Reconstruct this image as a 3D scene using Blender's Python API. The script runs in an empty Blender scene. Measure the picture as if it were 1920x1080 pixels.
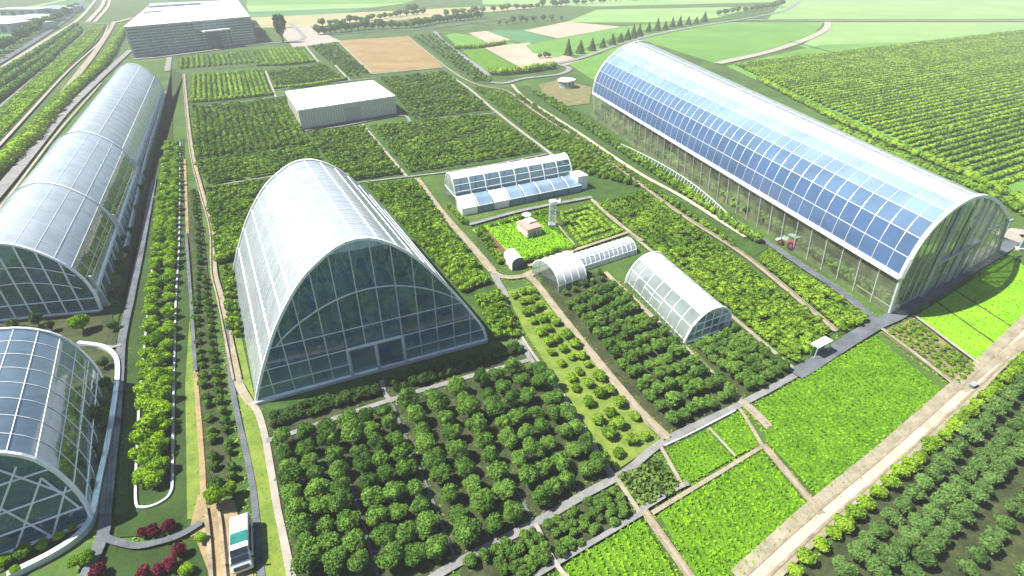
import bpy, bmesh, math, random
import numpy as np
from mathutils import Vector
R = math.radians
C = bpy.context.scene.collection
rng = np.random.default_rng(7)
random.seed(7)

# ------------------------------------------------------------------ camera
F, HZ, H = 1000.0, -80.0, 60.0            # focal length and horizon line for a 1920 x 1080 frame, camera height
PITCH = math.atan((540 - HZ) / F)
cp, sp = math.cos(PITCH), math.sin(PITCH)
cam = bpy.data.cameras.new("camera")
cam.sensor_width = 36.0
cam.lens = 36.0 * F / 1920.0
cam.clip_start, cam.clip_end = 0.5, 20000
co = bpy.data.objects.new("camera", cam)
co.location = (0, 0, H)
co.rotation_euler = (math.pi / 2 - PITCH, 0, 0)
C.objects.link(co)
sc = bpy.context.scene
sc.camera = co

# ------------------------------------------------------------------ light
SUN_EL = 54.0
sdir = Vector((-0.99, -0.03, 0)).normalized()            # towards the sun, on the ground
world = bpy.data.worlds.new("World")
sc.world = world
world.use_nodes = True
wt = world.node_tree
sky = wt.nodes.new("ShaderNodeTexSky")
sky.sky_type = 'NISHITA'
sky.sun_disc = False
sky.sun_elevation = R(SUN_EL)
sky.sun_rotation = math.atan2(sdir.x, sdir.y)
sky.air_density, sky.dust_density, sky.ozone_density = 1.0, 1.0, 1.5
wt.links.new(sky.outputs[0], wt.nodes["Background"].inputs[0])
wt.nodes["Background"].inputs[1].default_value = 0.06
sun = bpy.data.lights.new("sun", 'SUN')
sun.energy, sun.angle, sun.color = 4.9, R(0.5), (1.0, 0.95, 0.86)
so = bpy.data.objects.new("sun", sun)
so.rotation_euler = Vector((-sdir.x * math.cos(R(SUN_EL)), -sdir.y * math.cos(R(SUN_EL)), -math.sin(R(SUN_EL)))).to_track_quat('-Z', 'Y').to_euler()
so.location = (0, 0, 300)
C.objects.link(so)
sc.view_settings.view_transform = 'Standard'
sc.view_settings.look = 'None'
sc.view_settings.exposure = 1.32
sc.view_settings.gamma = 1.0
sc.cycles.max_bounces = 8
sc.cycles.transparent_max_bounces = 24
sc.cycles.diffuse_bounces = 2
sc.cycles.glossy_bounces = 3
sc.cycles.volume_bounces = 0
sc.cycles.use_denoising = True
sc.cycles.caustics_reflective = False
sc.cycles.caustics_refractive = False

# ------------------------------------------------------------------ map: picture measurements turned into ground positions
def ray(px, py):
    u, v = (px - 960) / F, (py - 540) / F
    return np.array([u, cp - v * sp, -sp - v * cp])
def G(px, py, z=0.0):
    r = ray(px, py)
    return np.array([0, 0, H]) + r * ((H - z) / -r[2])
def HT(base, top):
    """height of a point seen at `top` straight above the ground point seen at `base`"""
    b = G(*base); r = ray(*top)
    t = math.hypot(b[0], b[1]) / math.hypot(r[0], r[1])
    return H + t * r[2]
def ppm(p):
    d = p[1] * cp + H * sp
    return F / d

# ------------------------------------------------------------------ materials
MATS = {}
def nmat(name):
    m = bpy.data.materials.new(name); m.use_nodes = True
    t = m.node_tree; t.nodes.clear()
    out = t.nodes.new("ShaderNodeOutputMaterial")
    MATS[name] = m
    return m, t, out
def N(t, typ, **kw):
    n = t.nodes.new(typ)
    for k, v in kw.items():
        if k.startswith("i_"):
            n.inputs[k[2:].replace("_", " ")].default_value = v
        else: setattr(n, k, v)
    return n
def ramp(t, stops):
    n = t.nodes.new("ShaderNodeValToRGB")
    e = n.color_ramp.elements
    while len(e) < len(stops): e.new(0.5)
    for k, (p, c) in enumerate(stops):
        e[k].position = p; e[k].color = (*c, 1)
    return n
def noise_mat(name, c1, c2, scale=0.4, rough=0.9, c3=None, fine=3.0, bump=0.3, spec=0.2, detail=6, drill=None):
    m, t, out = nmat(name)
    geo = N(t, "ShaderNodeNewGeometry")
    n1 = N(t, "ShaderNodeTexNoise", i_Scale=scale, i_Detail=float(detail), i_Roughness=0.62)
    n2 = N(t, "ShaderNodeTexNoise", i_Scale=fine, i_Detail=4.0)
    t.links.new(geo.outputs["Position"], n1.inputs["Vector"]); t.links.new(geo.outputs["Position"], n2.inputs["Vector"])
    if drill:                                                    # sowing lines: noise drawn out along the rows
        mp = N(t, "ShaderNodeMapping"); mp.inputs["Rotation"].default_value = (0, 0, drill); mp.inputs["Scale"].default_value = (.04, 1.6, 1)
        t.links.new(geo.outputs["Position"], mp.inputs[0]); t.links.new(mp.outputs[0], n2.inputs["Vector"])
    mx = N(t, "ShaderNodeMath", operation='MULTIPLY_ADD'); mx.inputs[1].default_value = 0.35
    t.links.new(n2.outputs[0], mx.inputs[0])
    sc_ = N(t, "ShaderNodeMath", operation='MULTIPLY'); sc_.inputs[1].default_value = 0.65
    t.links.new(n1.outputs[0], sc_.inputs[0]); t.links.new(sc_.outputs[0], mx.inputs[2])
    st = [(0.36, c1), (0.62, c2)] + ([(0.70, c3)] if c3 else [])
    rp = ramp(t, st); t.links.new(mx.outputs[0], rp.inputs[0])
    b = N(t, "ShaderNodeBsdfPrincipled", i_Roughness=rough); b.inputs["Specular IOR Level"].default_value = spec
    t.links.new(rp.outputs[0], b.inputs["Base Color"])
    bp = N(t, "ShaderNodeBump", i_Strength=bump, i_Distance=0.15); t.links.new(n2.outputs[0], bp.inputs["Height"])
    t.links.new(bp.outputs[0], b.inputs["Normal"])
    t.links.new(b.outputs[0], out.inputs[0])
    return m
def leaf_mat(name, dark, light, trans=0.16, nscale=0.22):
    """foliage: colour differs leaf by leaf and drifts from plant to plant"""
    m, t, out = nmat(name)
    geo = N(t, "ShaderNodeNewGeometry")
    n1 = N(t, "ShaderNodeTexNoise", i_Scale=nscale, i_Detail=2.0); t.links.new(geo.outputs["Position"], n1.inputs["Vector"])
    a = N(t, "ShaderNodeMath", operation='MULTIPLY_ADD'); a.inputs[1].default_value = 0.5
    t.links.new(geo.outputs["Random Per Island"], a.inputs[0])
    s = N(t, "ShaderNodeMath", operation='MULTIPLY_ADD'); s.inputs[1].default_value = 1.6; s.inputs[2].default_value = -0.55
    t.links.new(n1.outputs[0], s.inputs[0]); t.links.new(s.outputs[0], a.inputs[2])
    oi = N(t, "ShaderNodeObjectInfo"); ob = N(t, "ShaderNodeMath", operation='MULTIPLY_ADD'); ob.inputs[1].default_value = 0.45
    t.links.new(oi.outputs["Random"], ob.inputs[0]); sh = N(t, "ShaderNodeMath", operation='SUBTRACT'); sh.inputs[1].default_value = 0.2
    t.links.new(a.outputs[0], sh.inputs[0]); t.links.new(sh.outputs[0], ob.inputs[2])
    rp = ramp(t, [(0.1, dark), (0.9, light)]); t.links.new(ob.outputs[0], rp.inputs[0])
    d = N(t, "ShaderNodeBsdfDiffuse"); tr = N(t, "ShaderNodeBsdfTranslucent"); mx = N(t, "ShaderNodeMixShader"); mx.inputs[0].default_value = trans
    t.links.new(rp.outputs[0], d.inputs[0]); t.links.new(rp.outputs[0], tr.inputs[0])
    t.links.new(d.outputs[0], mx.inputs[1]); t.links.new(tr.outputs[0], mx.inputs[2])
    t.links.new(mx.outputs[0], out.inputs[0])
    return m
def plain(name, col, rough=0.5, metal=0.0, spec=0.5, var=0.12, scale=1.5):
    m, t, out = nmat(name)
    geo = N(t, "ShaderNodeNewGeometry")
    n1 = N(t, "ShaderNodeTexNoise", i_Scale=scale, i_Detail=5.0); t.links.new(geo.outputs["Position"], n1.inputs["Vector"])
    rp = ramp(t, [(0.3, tuple(c * (1 - var) for c in col)), (0.7, tuple(min(1, c * (1 + var)) for c in col))])
    t.links.new(n1.outputs[0], rp.inputs[0])
    b = N(t, "ShaderNodeBsdfPrincipled", i_Roughness=rough, i_Metallic=metal); b.inputs["Specular IOR Level"].default_value = spec
    t.links.new(rp.outputs[0], b.inputs["Base Color"]); t.links.new(b.outputs[0], out.inputs[0])
    return m
def glass(name, tint=(0.6, 0.75, 0.78), ior=1.55, rough=0.03, boost=0.04, film=0.0, filmcol=(0.7, 0.75, 0.78), wave=0.0):
    """thin architectural glazing: tinted see-through, mirror by Fresnel, optional milky film"""
    m, t, out = nmat(name)
    f0 = ((ior - 1) / (ior + 1)) ** 2 + boost                     # Schlick's Fresnel, the same from both faces of the pane
    gi = N(t, "ShaderNodeNewGeometry"); dt = N(t, "ShaderNodeVectorMath", operation='DOT_PRODUCT')
    t.links.new(gi.outputs["Incoming"], dt.inputs[0]); t.links.new(gi.outputs["Normal"], dt.inputs[1])
    ab = N(t, "ShaderNodeMath", operation='ABSOLUTE'); t.links.new(dt.outputs["Value"], ab.inputs[0])
    om = N(t, "ShaderNodeMath", operation='SUBTRACT', use_clamp=True); om.inputs[0].default_value = 1.0; t.links.new(ab.outputs[0], om.inputs[1])
    pw = N(t, "ShaderNodeMath", operation='POWER'); pw.inputs[1].default_value = 5.0; t.links.new(om.outputs[0], pw.inputs[0])
    ad = N(t, "ShaderNodeMath", operation='MULTIPLY_ADD', use_clamp=True); ad.inputs[1].default_value = 1 - f0; ad.inputs[2].default_value = f0
    t.links.new(pw.outputs[0], ad.inputs[0])
    tr = N(t, "ShaderNodeBsdfTransparent"); tr.inputs[0].default_value = (*tint, 1)
    gl = N(t, "ShaderNodeBsdfGlossy", i_Roughness=rough); gl.inputs[0].default_value = (0.92, 0.96, 1.0, 1)
    base = tr
    if film > 0:
        df = N(t, "ShaderNodeBsdfDiffuse"); df.inputs[0].default_value = (*filmcol, 1)
        tl = N(t, "ShaderNodeBsdfTranslucent"); tl.inputs[0].default_value = (*filmcol, 1)
        m1 = N(t, "ShaderNodeMixShader"); m1.inputs[0].default_value = 0.4
        t.links.new(df.outputs[0], m1.inputs[1]); t.links.new(tl.outputs[0], m1.inputs[2])
        m2 = N(t, "ShaderNodeMixShader"); m2.inputs[0].default_value = film
        geo = N(t, "ShaderNodeNewGeometry")
        nz = N(t, "ShaderNodeTexNoise", i_Scale=0.25, i_Detail=4.0); t.links.new(geo.outputs["Position"], nz.inputs["Vector"])
        mr = N(t, "ShaderNodeMapRange"); mr.inputs[1].default_value = 0.3; mr.inputs[2].default_value = 0.7
        mr.inputs[3].default_value = max(0, film - 0.12); mr.inputs[4].default_value = min(1, film + 0.12)
        t.links.new(nz.outputs[0], mr.inputs[0])
        last = mr.outputs[0]
        if wave > 0:
            uv = N(t, "ShaderNodeUVMap"); wv = N(t, "ShaderNodeTexWave", i_Scale=wave); wv.wave_profile = 'SIN'
            t.links.new(uv.outputs[0], wv.inputs["Vector"])
            mm = N(t, "ShaderNodeMath", operation='MULTIPLY_ADD'); mm.inputs[1].default_value = 0.16
            t.links.new(wv.outputs[1], mm.inputs[0]); t.links.new(last, mm.inputs[2]); last = mm.outputs[0]
        t.links.new(last, m2.inputs[0])
        t.links.new(tr.outputs[0], m2.inputs[1]); t.links.new(m1.outputs[0], m2.inputs[2])
        base = m2
    nb = N(t, "ShaderNodeTexNoise", i_Scale=0.5, i_Detail=2.0)
    g2 = N(t, "ShaderNodeNewGeometry"); t.links.new(g2.outputs["Position"], nb.inputs["Vector"])
    bp = N(t, "ShaderNodeBump", i_Strength=0.05, i_Distance=0.3); t.links.new(nb.outputs[0], bp.inputs["Height"]); t.links.new(bp.outputs[0], gl.inputs["Normal"])
    mx = N(t, "ShaderNodeMixShader")
    t.links.new(ad.outputs[0], mx.inputs[0]); t.links.new(base.outputs[0], mx.inputs[1]); t.links.new(gl.outputs[0], mx.inputs[2])
    t.links.new(mx.outputs[0], out.inputs[0])
    return m
def pv_mat(name, col, line=(0.5, 0.58, 0.68), bars=3.2, rough=0.12, mixl=0.35):
    """photovoltaic glazing with fine conductor lines along the slope (UV in metres)"""
    m, t, out = nmat(name)
    uv = N(t, "ShaderNodeUVMap")
    wv = N(t, "ShaderNodeTexWave", i_Scale=bars / 6.283 * 3.1416); wv.wave_profile = 'SIN'
    t.links.new(uv.outputs[0], wv.inputs["Vector"])
    geo = N(t, "ShaderNodeNewGeometry")
    rp = ramp(t, [(0.62, (0, 0, 0)), (0.85, (1, 1, 1))]); t.links.new(wv.outputs[1], rp.inputs[0])
    nz = N(t, "ShaderNodeTexNoise", i_Scale=0.12, i_Detail=4.0); t.links.new(geo.outputs["Position"], nz.inputs["Vector"])
    cr = ramp(t, [(0.3, tuple(c * 0.75 for c in col)), (0.7, tuple(c * 1.3 for c in col))]); t.links.new(nz.outputs[0], cr.inputs[0])
    ml = N(t, "ShaderNodeMath", operation='MULTIPLY'); ml.inputs[1].default_value = mixl; t.links.new(rp.outputs[0], ml.inputs[0])
    mc = N(t, "ShaderNodeMixRGB"); mc.inputs[2].default_value = (*line, 1)
    t.links.new(ml.outputs[0], mc.inputs[0]); t.links.new(cr.outputs[0], mc.inputs[1])
    b = N(t, "ShaderNodeBsdfPrincipled", i_Roughness=rough); b.inputs["Specular IOR Level"].default_value = 0.45
    t.links.new(mc.outputs[0], b.inputs["Base Color"]); t.links.new(b.outputs[0], out.inputs[0])
    return m

M = {}
M['ground'] = noise_mat('meadow_ground', (0.026, 0.056, 0.012), (0.064, 0.120, 0.022), 0.05, c3=(0.16, 0.17, 0.06), fine=1.2)
M['soil'] = noise_mat('shade_tone_soil', (0.018, 0.027, 0.011), (0.051, 0.065, 0.022), 0.25, c3=(0.10, 0.085, 0.05), fine=2.0)  # soil colour darkened to deepen the shade between trees
M['greensoil'] = noise_mat('weedy_soil', (0.019, 0.046, 0.008), (0.046, 0.096, 0.016), 0.3, c3=(0.12, 0.13, 0.04), fine=2.0)
M['lawn'] = noise_mat('shade_tone_lawn', (0.017, 0.036, 0.007), (0.033, 0.069, 0.012), 0.15, fine=3.0)  # grass colour lowered, shade beside the avenue is painted in
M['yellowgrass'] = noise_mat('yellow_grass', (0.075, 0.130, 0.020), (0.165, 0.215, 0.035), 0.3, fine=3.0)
M['cropbase'] = noise_mat('crop_ground', (0.045, 0.110, 0.006), (0.095, 0.200, 0.010), 0.25, fine=2.5)
M['cropbase2'] = noise_mat('mown_crop_ground', (0.12, 0.30, 0.010), (0.21, 0.40, 0.014), 0.2, c3=(0.25, 0.42, 0.02), fine=2.5)
M['scrub'] = noise_mat('dry_scrub_ground', (0.07, 0.10, 0.03), (0.20, 0.16, 0.08), 0.3, c3=(0.27, 0.21, 0.12), fine=1.5)
M['brown'] = noise_mat('stubble', (0.165, 0.112, 0.045), (0.25, 0.185, 0.085), 0.06, fine=0.6, drill=0.15)
M['pink'] = noise_mat('bare_pinkish_earth', (0.286, 0.218, 0.163), (0.374, 0.299, 0.224), 0.04, fine=0.5)
M['darkearth'] = noise_mat('dug_earth', (0.07, 0.04, 0.022), (0.16, 0.095, 0.055), 0.8, fine=3.0)
M['fieldA'] = noise_mat('far_green_field', (0.068, 0.165, 0.026), (0.112, 0.232, 0.038), 0.02, fine=0.25, drill=0.25)
M['fieldB'] = noise_mat('far_pale_field', (0.12, 0.23, 0.065), (0.19, 0.30, 0.095), 0.015, fine=0.2, drill=0.12)
M['fieldC'] = noise_mat('far_straw_field', (0.228, 0.216, 0.102), (0.288, 0.264, 0.144), 0.02, fine=0.2, drill=0.1)
M['fieldD'] = noise_mat('far_deep_field', (0.040, 0.128, 0.048), (0.072, 0.176, 0.064), 0.02, fine=0.2, drill=0.15)
M['path'] = noise_mat('tan_track', (0.175, 0.155, 0.11), (0.29, 0.262, 0.195), 0.35, fine=3.0)
M['pale'] = noise_mat('pale_path', (0.227, 0.205, 0.173), (0.313, 0.292, 0.253), 0.4, fine=3.0)
M['bright'] = noise_mat('bright_gravel_road', (0.27, 0.245, 0.19), (0.44, 0.405, 0.32), 0.25, fine=2.5)
M['asphalt'] = noise_mat('worn_asphalt', (0.055, 0.065, 0.075), (0.12, 0.135, 0.15), 0.3, fine=4.0)
M['greypath'] = noise_mat('grey_path', (0.132, 0.138, 0.138), (0.216, 0.216, 0.210), 0.4, fine=3.0)
M['sand'] = noise_mat('sandy_track', (0.15, 0.13, 0.06), (0.30, 0.22, 0.12), 0.2, c3=(0.13, 0.17, 0.04), fine=2.0)
M['concrete'] = plain('concrete', (0.38, 0.39, 0.38), 0.8, var=0.15)
M['white'] = plain('white_paint', (0.78, 0.80, 0.81), 0.4, var=0.05)
M['steel'] = plain('pale_steel', (0.62, 0.66, 0.70), 0.35, 0.3, var=0.08)
M['dgrey'] = plain('dark_grey_metal', (0.12, 0.145, 0.155), 0.4, 0.3)
M['mgrey'] = plain('mid_grey_metal', (0.30, 0.34, 0.36), 0.45, 0.2)
M['black'] = plain('black_rubber', (0.015, 0.015, 0.016), 0.7)
M['leafdark'] = leaf_mat('orchard_leaf', (0.042, 0.102, 0.018), (0.140, 0.260, 0.042))
M['leafmid'] = leaf_mat('grove_leaf', (0.050, 0.115, 0.020), (0.140, 0.255, 0.042))
M['leafbright'] = leaf_mat('avenue_leaf', (0.10, 0.215, 0.010), (0.24, 0.40, 0.022))
M['leaffield'] = leaf_mat('bush_leaf', (0.075, 0.160, 0.014), (0.23, 0.37, 0.030), nscale=0.1)
M['leafgrey'] = leaf_mat('grey_green_leaf', (0.045, 0.092, 0.024), (0.125, 0.225, 0.055))
M['leafhedge'] = leaf_mat('hedge_leaf', (0.11, 0.21, 0.014), (0.24, 0.38, 0.03))
M['leafdeep'] = leaf_mat('deep_green_leaf', (0.030, 0.066, 0.016), (0.075, 0.14, 0.032))
M['leafred'] = leaf_mat('crimson_leaf', (0.075, 0.008, 0.018), (0.20, 0.028, 0.052))
M['crop'] = leaf_mat('crop_leaf', (0.100, 0.255, 0.006), (0.205, 0.40, 0.012), nscale=0.3)
M['cropdark'] = leaf_mat('grey_crop_leaf', (0.06, 0.12, 0.02), (0.16, 0.24, 0.055), nscale=0.5)
M['bark'] = plain('bark', (0.11, 0.08, 0.055), 0.9, var=0.3, scale=4)
M['glassdark'] = glass('sky_tint_facade_glass', (0.34, 0.45, 0.50), 1.6, 0.02, 0.04, film=0.34, filmcol=(0.085, 0.23, 0.40))  # blue film colour stands in for sky reflected in the front
M['glassclear'] = glass('clear_glass', (0.74, 0.82, 0.74), 1.5, 0.02, 0.02)
M['glassroof'] = glass('blue_roof_glass', (0.36, 0.48, 0.58), 1.9, 0.08, 0.10, film=0.42, filmcol=(0.33, 0.47, 0.62))
M['glassside'] = glass('side_glass', (0.60, 0.72, 0.66), 1.6, 0.04, 0.04, film=0.06)
M['film'] = glass('milky_film', (0.8, 0.85, 0.88), 1.6, 0.22, 0.05, film=0.66, filmcol=(0.66, 0.72, 0.77), wave=0.35)
M['filmblue'] = glass('sky_tint_film', (0.6, 0.72, 0.8), 1.8, 0.20, 0.08, film=0.74, filmcol=(0.64, 0.72, 0.79), wave=0.35)
M['filmwhite'] = glass('white_film', (0.85, 0.9, 0.92), 1.6, 0.2, 0.06, film=0.92, filmcol=(0.88, 0.89, 0.90))
M['shell'] = glass('blue_grey_shell_film', (0.66, 0.76, 0.82), 1.75, 0.16, 0.06, film=0.60, filmcol=(0.64, 0.70, 0.76), wave=0.5)
M['filmglare'] = glass('white_glare_film', (0.9, 0.93, 0.93), 1.6, 0.2, 0.06, film=0.44, filmcol=(0.90, 0.91, 0.92))  # white of the solar roof crown, painted in place of sky glare
M['gableglass'] = glass('sunlit_tint_glass', (0.80, 0.86, 0.70), 1.5, 0.02, 0.03, film=0.20, filmcol=(0.72, 0.76, 0.46))  # yellow-green film colour stands in for light seen through the wall
M['endglass'] = glass('sunlit_tint_end_glass', (0.90, 0.94, 0.82), 1.5, 0.02, 0.04, film=0.36, filmcol=(0.80, 0.84, 0.55))  # film colour brightened to imitate a sunlit interior behind the near end
M['leanpanel'] = pv_mat('grey_blue_panel', (0.17, 0.25, 0.34), mixl=.3, rough=.2)
M['sidefilm'] = glass('pale_green_side_film', (0.75, 0.85, 0.8), 1.6, 0.06, 0.05, film=0.46, filmcol=(0.47, 0.54, 0.54))
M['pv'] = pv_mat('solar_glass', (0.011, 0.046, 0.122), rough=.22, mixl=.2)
M['pvglare_mid'] = pv_mat('half_glare_solar_glass', (0.10, 0.175, 0.27), mixl=0.35, rough=.2)  # this and the next tones paint the glancing reflection fading up the roof
M['pvglare_soft'] = pv_mat('soft_glare_solar_glass', (0.032, 0.082, 0.160), mixl=.25, rough=.2)
M['pvglare_light'] = pv_mat('light_glare_solar_glass', (0.17, 0.25, 0.36), mixl=.35, rough=.2)
M['pvglare_pale'] = pv_mat('pale_glare_solar_glass', (0.36, 0.42, 0.50), (0.7, 0.73, 0.77), mixl=0.4, rough=0.2)

# ------------------------------------------------------------------ object helpers
def tag(o, label=None, cat=None, group=None, kind=None):
    if label: o['label'] = label
    if cat: o['category'] = cat
    if group: o['group'] = group
    if kind: o['kind'] = kind
    return o
def thing(name, loc, label, cat, group=None, rz=0.0):
    o = bpy.data.objects.new(name, None); o.empty_display_size = 0.5
    o.location = loc; o.rotation_euler = (0, 0, rz); C.objects.link(o)
    return tag(o, label, cat, group)
def link(name, me, mat, parent=None, loc=None):
    o = bpy.data.objects.new(name, me)
    if mat and not me.materials: me.materials.append(mat)
    C.objects.link(o)
    if parent is not None: o.parent = parent
    if loc is not None: o.location = loc
    return o
class MB:
    """collects boxes, bars and faces into one mesh"""
    def __init__(s): s.v, s.f, s.uv = [], [], []
    def face(s, pts, uv=None):
        i = len(s.v); s.v += [tuple(map(float, p)) for p in pts]; s.f.append(tuple(range(i, i + len(pts))))
        s.uv.append(uv if uv else [(0, 0)] * len(pts))
    def poly(s, vs, fs):
        i = len(s.v); s.v += [tuple(map(float, p)) for p in vs]
        for f in fs: s.f.append(tuple(i + k for k in f)); s.uv.append([(0, 0)] * len(f))
    def box(s, c, d, rz=0.0):
        x, y, z = d[0] / 2, d[1] / 2, d[2] / 2; ca, sa = math.cos(rz), math.sin(rz)
        vs = []
        for sz in (-z, z):
            for sx, sy in ((-x, -y), (x, -y), (x, y), (-x, y)):
                vs.append((c[0] + sx * ca - sy * sa, c[1] + sx * sa + sy * ca, c[2] + sz))
        s.poly(vs, [(3, 2, 1, 0), (4, 5, 6, 7), (0, 1, 5, 4), (1, 2, 6, 5), (2, 3, 7, 6), (3, 0, 4, 7)])
    def bar(s, a, b, w, h=None):
        a, b = np.array(a, float), np.array(b, float); d = b - a; L = np.linalg.norm(d)
        if L < 1e-6: return
        d /= L; h = h or w
        up = np.array([0, 0, 1.0]) if abs(d[2]) < 0.95 else np.array([0, 1.0, 0])
        x = np.cross(d, up); x /= np.linalg.norm(x); y = np.cross(x, d)
        vs = []
        for p in (a, b):
            for sx, sy in ((-1, -1), (1, -1), (1, 1), (-1, 1)): vs.append(p + x * sx * w / 2 + y * sy * h / 2)
        s.poly(vs, [(0, 1, 2, 3), (7, 6, 5, 4), (0, 4, 5, 1), (1, 5, 6, 2), (2, 6, 7, 3), (3, 7, 4, 0)])
    def chain(s, pts, w, h=None):
        for a, b in zip(pts[:-1], pts[1:]): s.bar(a, b, w, h)
    def cyl(s, a, b, r0, r1=None, n=12, cap=True):
        a, b = np.array(a, float), np.array(b, float); d = b - a; d /= np.linalg.norm(d); r1 = r0 if r1 is None else r1
        up = np.array([0, 0, 1.0]) if abs(d[2]) < 0.95 else np.array([0, 1.0, 0])
        x = np.cross(d, up); x /= np.linalg.norm(x); y = np.cross(d, x)
        vs = []
        for p, r in ((a, r0), (b, r1)):
            for k in range(n):
                t = 2 * math.pi * k / n; vs.append(p + x * math.cos(t) * r + y * math.sin(t) * r)
        fs = [(k, (k + 1) % n, n + (k + 1) % n, n + k) for k in range(n)]
        if cap: fs += [tuple(range(n - 1, -1, -1)), tuple(range(n, 2 * n))]
        s.poly(vs, fs)
    def mesh(s, name, smooth=False):
        me = bpy.data.meshes.new(name); me.from_pydata(s.v, [], s.f)
        uvl = me.uv_layers.new(name="UVMap")
        flat = [c for f in s.uv for p in f for c in p]
        uvl.data.foreach_set("uv", flat)
        bm = bmesh.new(); bm.from_mesh(me); bmesh.ops.recalc_face_normals(bm, faces=bm.faces); bm.to_mesh(me); bm.free()
        if smooth: me.polygons.foreach_set("use_smooth", [True] * len(me.polygons))
        me.update()
        return me
    def build(s, name, mat, parent=None, smooth=False):
        if not s.f: return None
        return link(name, s.mesh(name, smooth), mat, parent)
def local(root, *pts):
    l = np.array(root.location); return [np.array(p) - l for p in pts]

zlayer = [0.012]
EDGES = []
def nextz():
    zlayer[0] += 0.004; return zlayer[0]
def sheet(name, px, mat, label, ground=False):
    pts = [G(*p) for p in px] if not ground else px
    z = nextz(); mb = MB(); mb.face([(p[0], p[1], z) for p in pts])
    o = mb.build(name, mat); return tag(o, label, name.split('_')[-1], kind='structure')
def smooth_line(pts, k=8):
    pts = [np.array(p, float) for p in pts]
    if len(pts) < 3: return pts
    out = []
    P = [2 * pts[0] - pts[1]] + pts + [2 * pts[-1] - pts[-2]]
    for i in range(1, len(P) - 2):
        p0, p1, p2, p3 = P[i - 1:i + 3]
        for j in range(k):
            t = j / k
            out.append(0.5 * ((2 * p1) + (-p0 + p2) * t + (2 * p0 - 5 * p1 + 4 * p2 - p3) * t * t + (-p0 + 3 * p1 - 3 * p2 + p3) * t ** 3))
    out.append(pts[-1]); return out
def sides(pts, w):
    n = len(pts); L, Rr = [], []
    for i in range(n):
        d = pts[min(i + 1, n - 1)] - pts[max(i - 1, 0)]; d = d / (np.linalg.norm(d) + 1e-9)
        nn = np.array([-d[1], d[0], 0]); ww = w if not isinstance(w, (list, tuple)) else w[0] + (w[1] - w[0]) * i / (n - 1)
        L.append(pts[i] + nn * ww / 2); Rr.append(pts[i] - nn * ww / 2)
    return L, Rr
def strip(name, px, w, mat, label, k=8, wob=0.0):
    pts = smooth_line([G(*p) for p in px], k); n = max(len(pts), min(400, int(np.sum(np.linalg.norm(np.diff(np.array(pts), axis=0), axis=1)) / 1.2)))
    if np.linalg.norm(pts[len(pts) // 2][:2]) < 260: pts = list(resample(pts, n))
    w = w * (.72 if w < 4 else .95) * (.8 if 110 < pts[len(pts) // 2][1] < 400 else 1); L, Rr = sides(pts, w); z = nextz(); mb = MB()
    if mat.name != 'worn_asphalt' or w < 3:
        nz = [np.convolve(rng.normal(size=len(L) + 4), np.ones(5) / 5, 'valid') * .09 / max(1, w / 2.2) for _ in (0, 1)]
        L = [p + (p - c) * a for p, c, a in zip(L, pts, nz[0])]; Rr = [p + (p - c) * a for p, c, a in zip(Rr, pts, nz[1])]
    if 'bright' not in label and np.linalg.norm(pts[len(pts) // 2][:2]) < 230 or 'shoulder' in label: EDGES.append((np.array(L), np.array(Rr), np.array(pts)))
    vs = [(p[0], p[1], z) for p in L] + [(p[0], p[1], z) for p in Rr]; n = len(L)
    mb.poly(vs, [(i, n + i, n + i + 1, i + 1) for i in range(n - 1)])
    o = mb.build(name, mat); return tag(o, label, name.split('_')[-1], kind='structure')
def ruts(px, gauge, mat, label, w=.32):
    for sgn in (-1, 1):
        pts = smooth_line([G(*p) for p in px], 8); n = max(8, int(np.sum(np.linalg.norm(np.diff(np.array(pts), axis=0), axis=1)) / 1.5)); pts = list(resample(pts, n)); L, _ = sides(pts, gauge)
        c = [p + (l - p) * sgn for p, l in zip(pts, L)]; ww = np.convolve(rng.normal(size=len(c) + 6), np.ones(7) / 7, 'valid') * .3 + 1
        A, B = sides(c, w); A = [q + (a - q) * max(.2, k) for q, a, k in zip(c, A, ww)]; B = [q + (a - q) * max(.2, k) for q, a, k in zip(c, B, ww[::-1])]; z = nextz(); mb = MB(); m = len(A)
        mb.poly([(p[0], p[1], z) for p in A] + [(p[0], p[1], z) for p in B], [(i, m + i, m + i + 1, i + 1) for i in range(m - 1)]); tag(mb.build('track', mat), label, 'track', kind='structure')
def kerb(name, px, w, h, mat, label, cat, group=None, k=8, closed=False):
    pts = smooth_line([G(*p) for p in px], k)
    if closed: pts.append(pts[0])
    L, Rr = sides(pts, w); n = len(L); mb = MB()
    vs = [(p[0], p[1], 0) for p in L] + [(p[0], p[1], 0) for p in Rr] + [(p[0], p[1], h) for p in L] + [(p[0], p[1], h) for p in Rr]
    fs = []
    for i in range(n - 1):
        fs += [(2 * n + i, 3 * n + i, 3 * n + i + 1, 2 * n + i + 1), (i, 2 * n + i, 2 * n + i + 1, i + 1), (n + i, n + i + 1, 3 * n + i + 1, 3 * n + i)]
    fs += [(0, n, 3 * n, 2 * n), (n - 1, 3 * n - 1, 4 * n - 1, 2 * n - 1)]
    mb.poly(vs, fs); o = mb.build(name, mat); return tag(o, label, cat, group)

ONES = "zeroth first second third fourth fifth sixth seventh eighth ninth tenth eleventh twelfth thirteenth fourteenth fifteenth sixteenth seventeenth eighteenth nineteenth".split()
def ordw(n):
    if n < 20: return ONES[n]
    t = n // 10; tens = {2: ("twentieth", "twenty"), 3: ("thirtieth", "thirty"), 4: ("fortieth", "forty"), 5: ("fiftieth", "fifty"), 6: ("sixtieth", "sixty")}[t]
    return tens[0] if n % 10 == 0 else tens[1] + "-" + ONES[n % 10]

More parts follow.
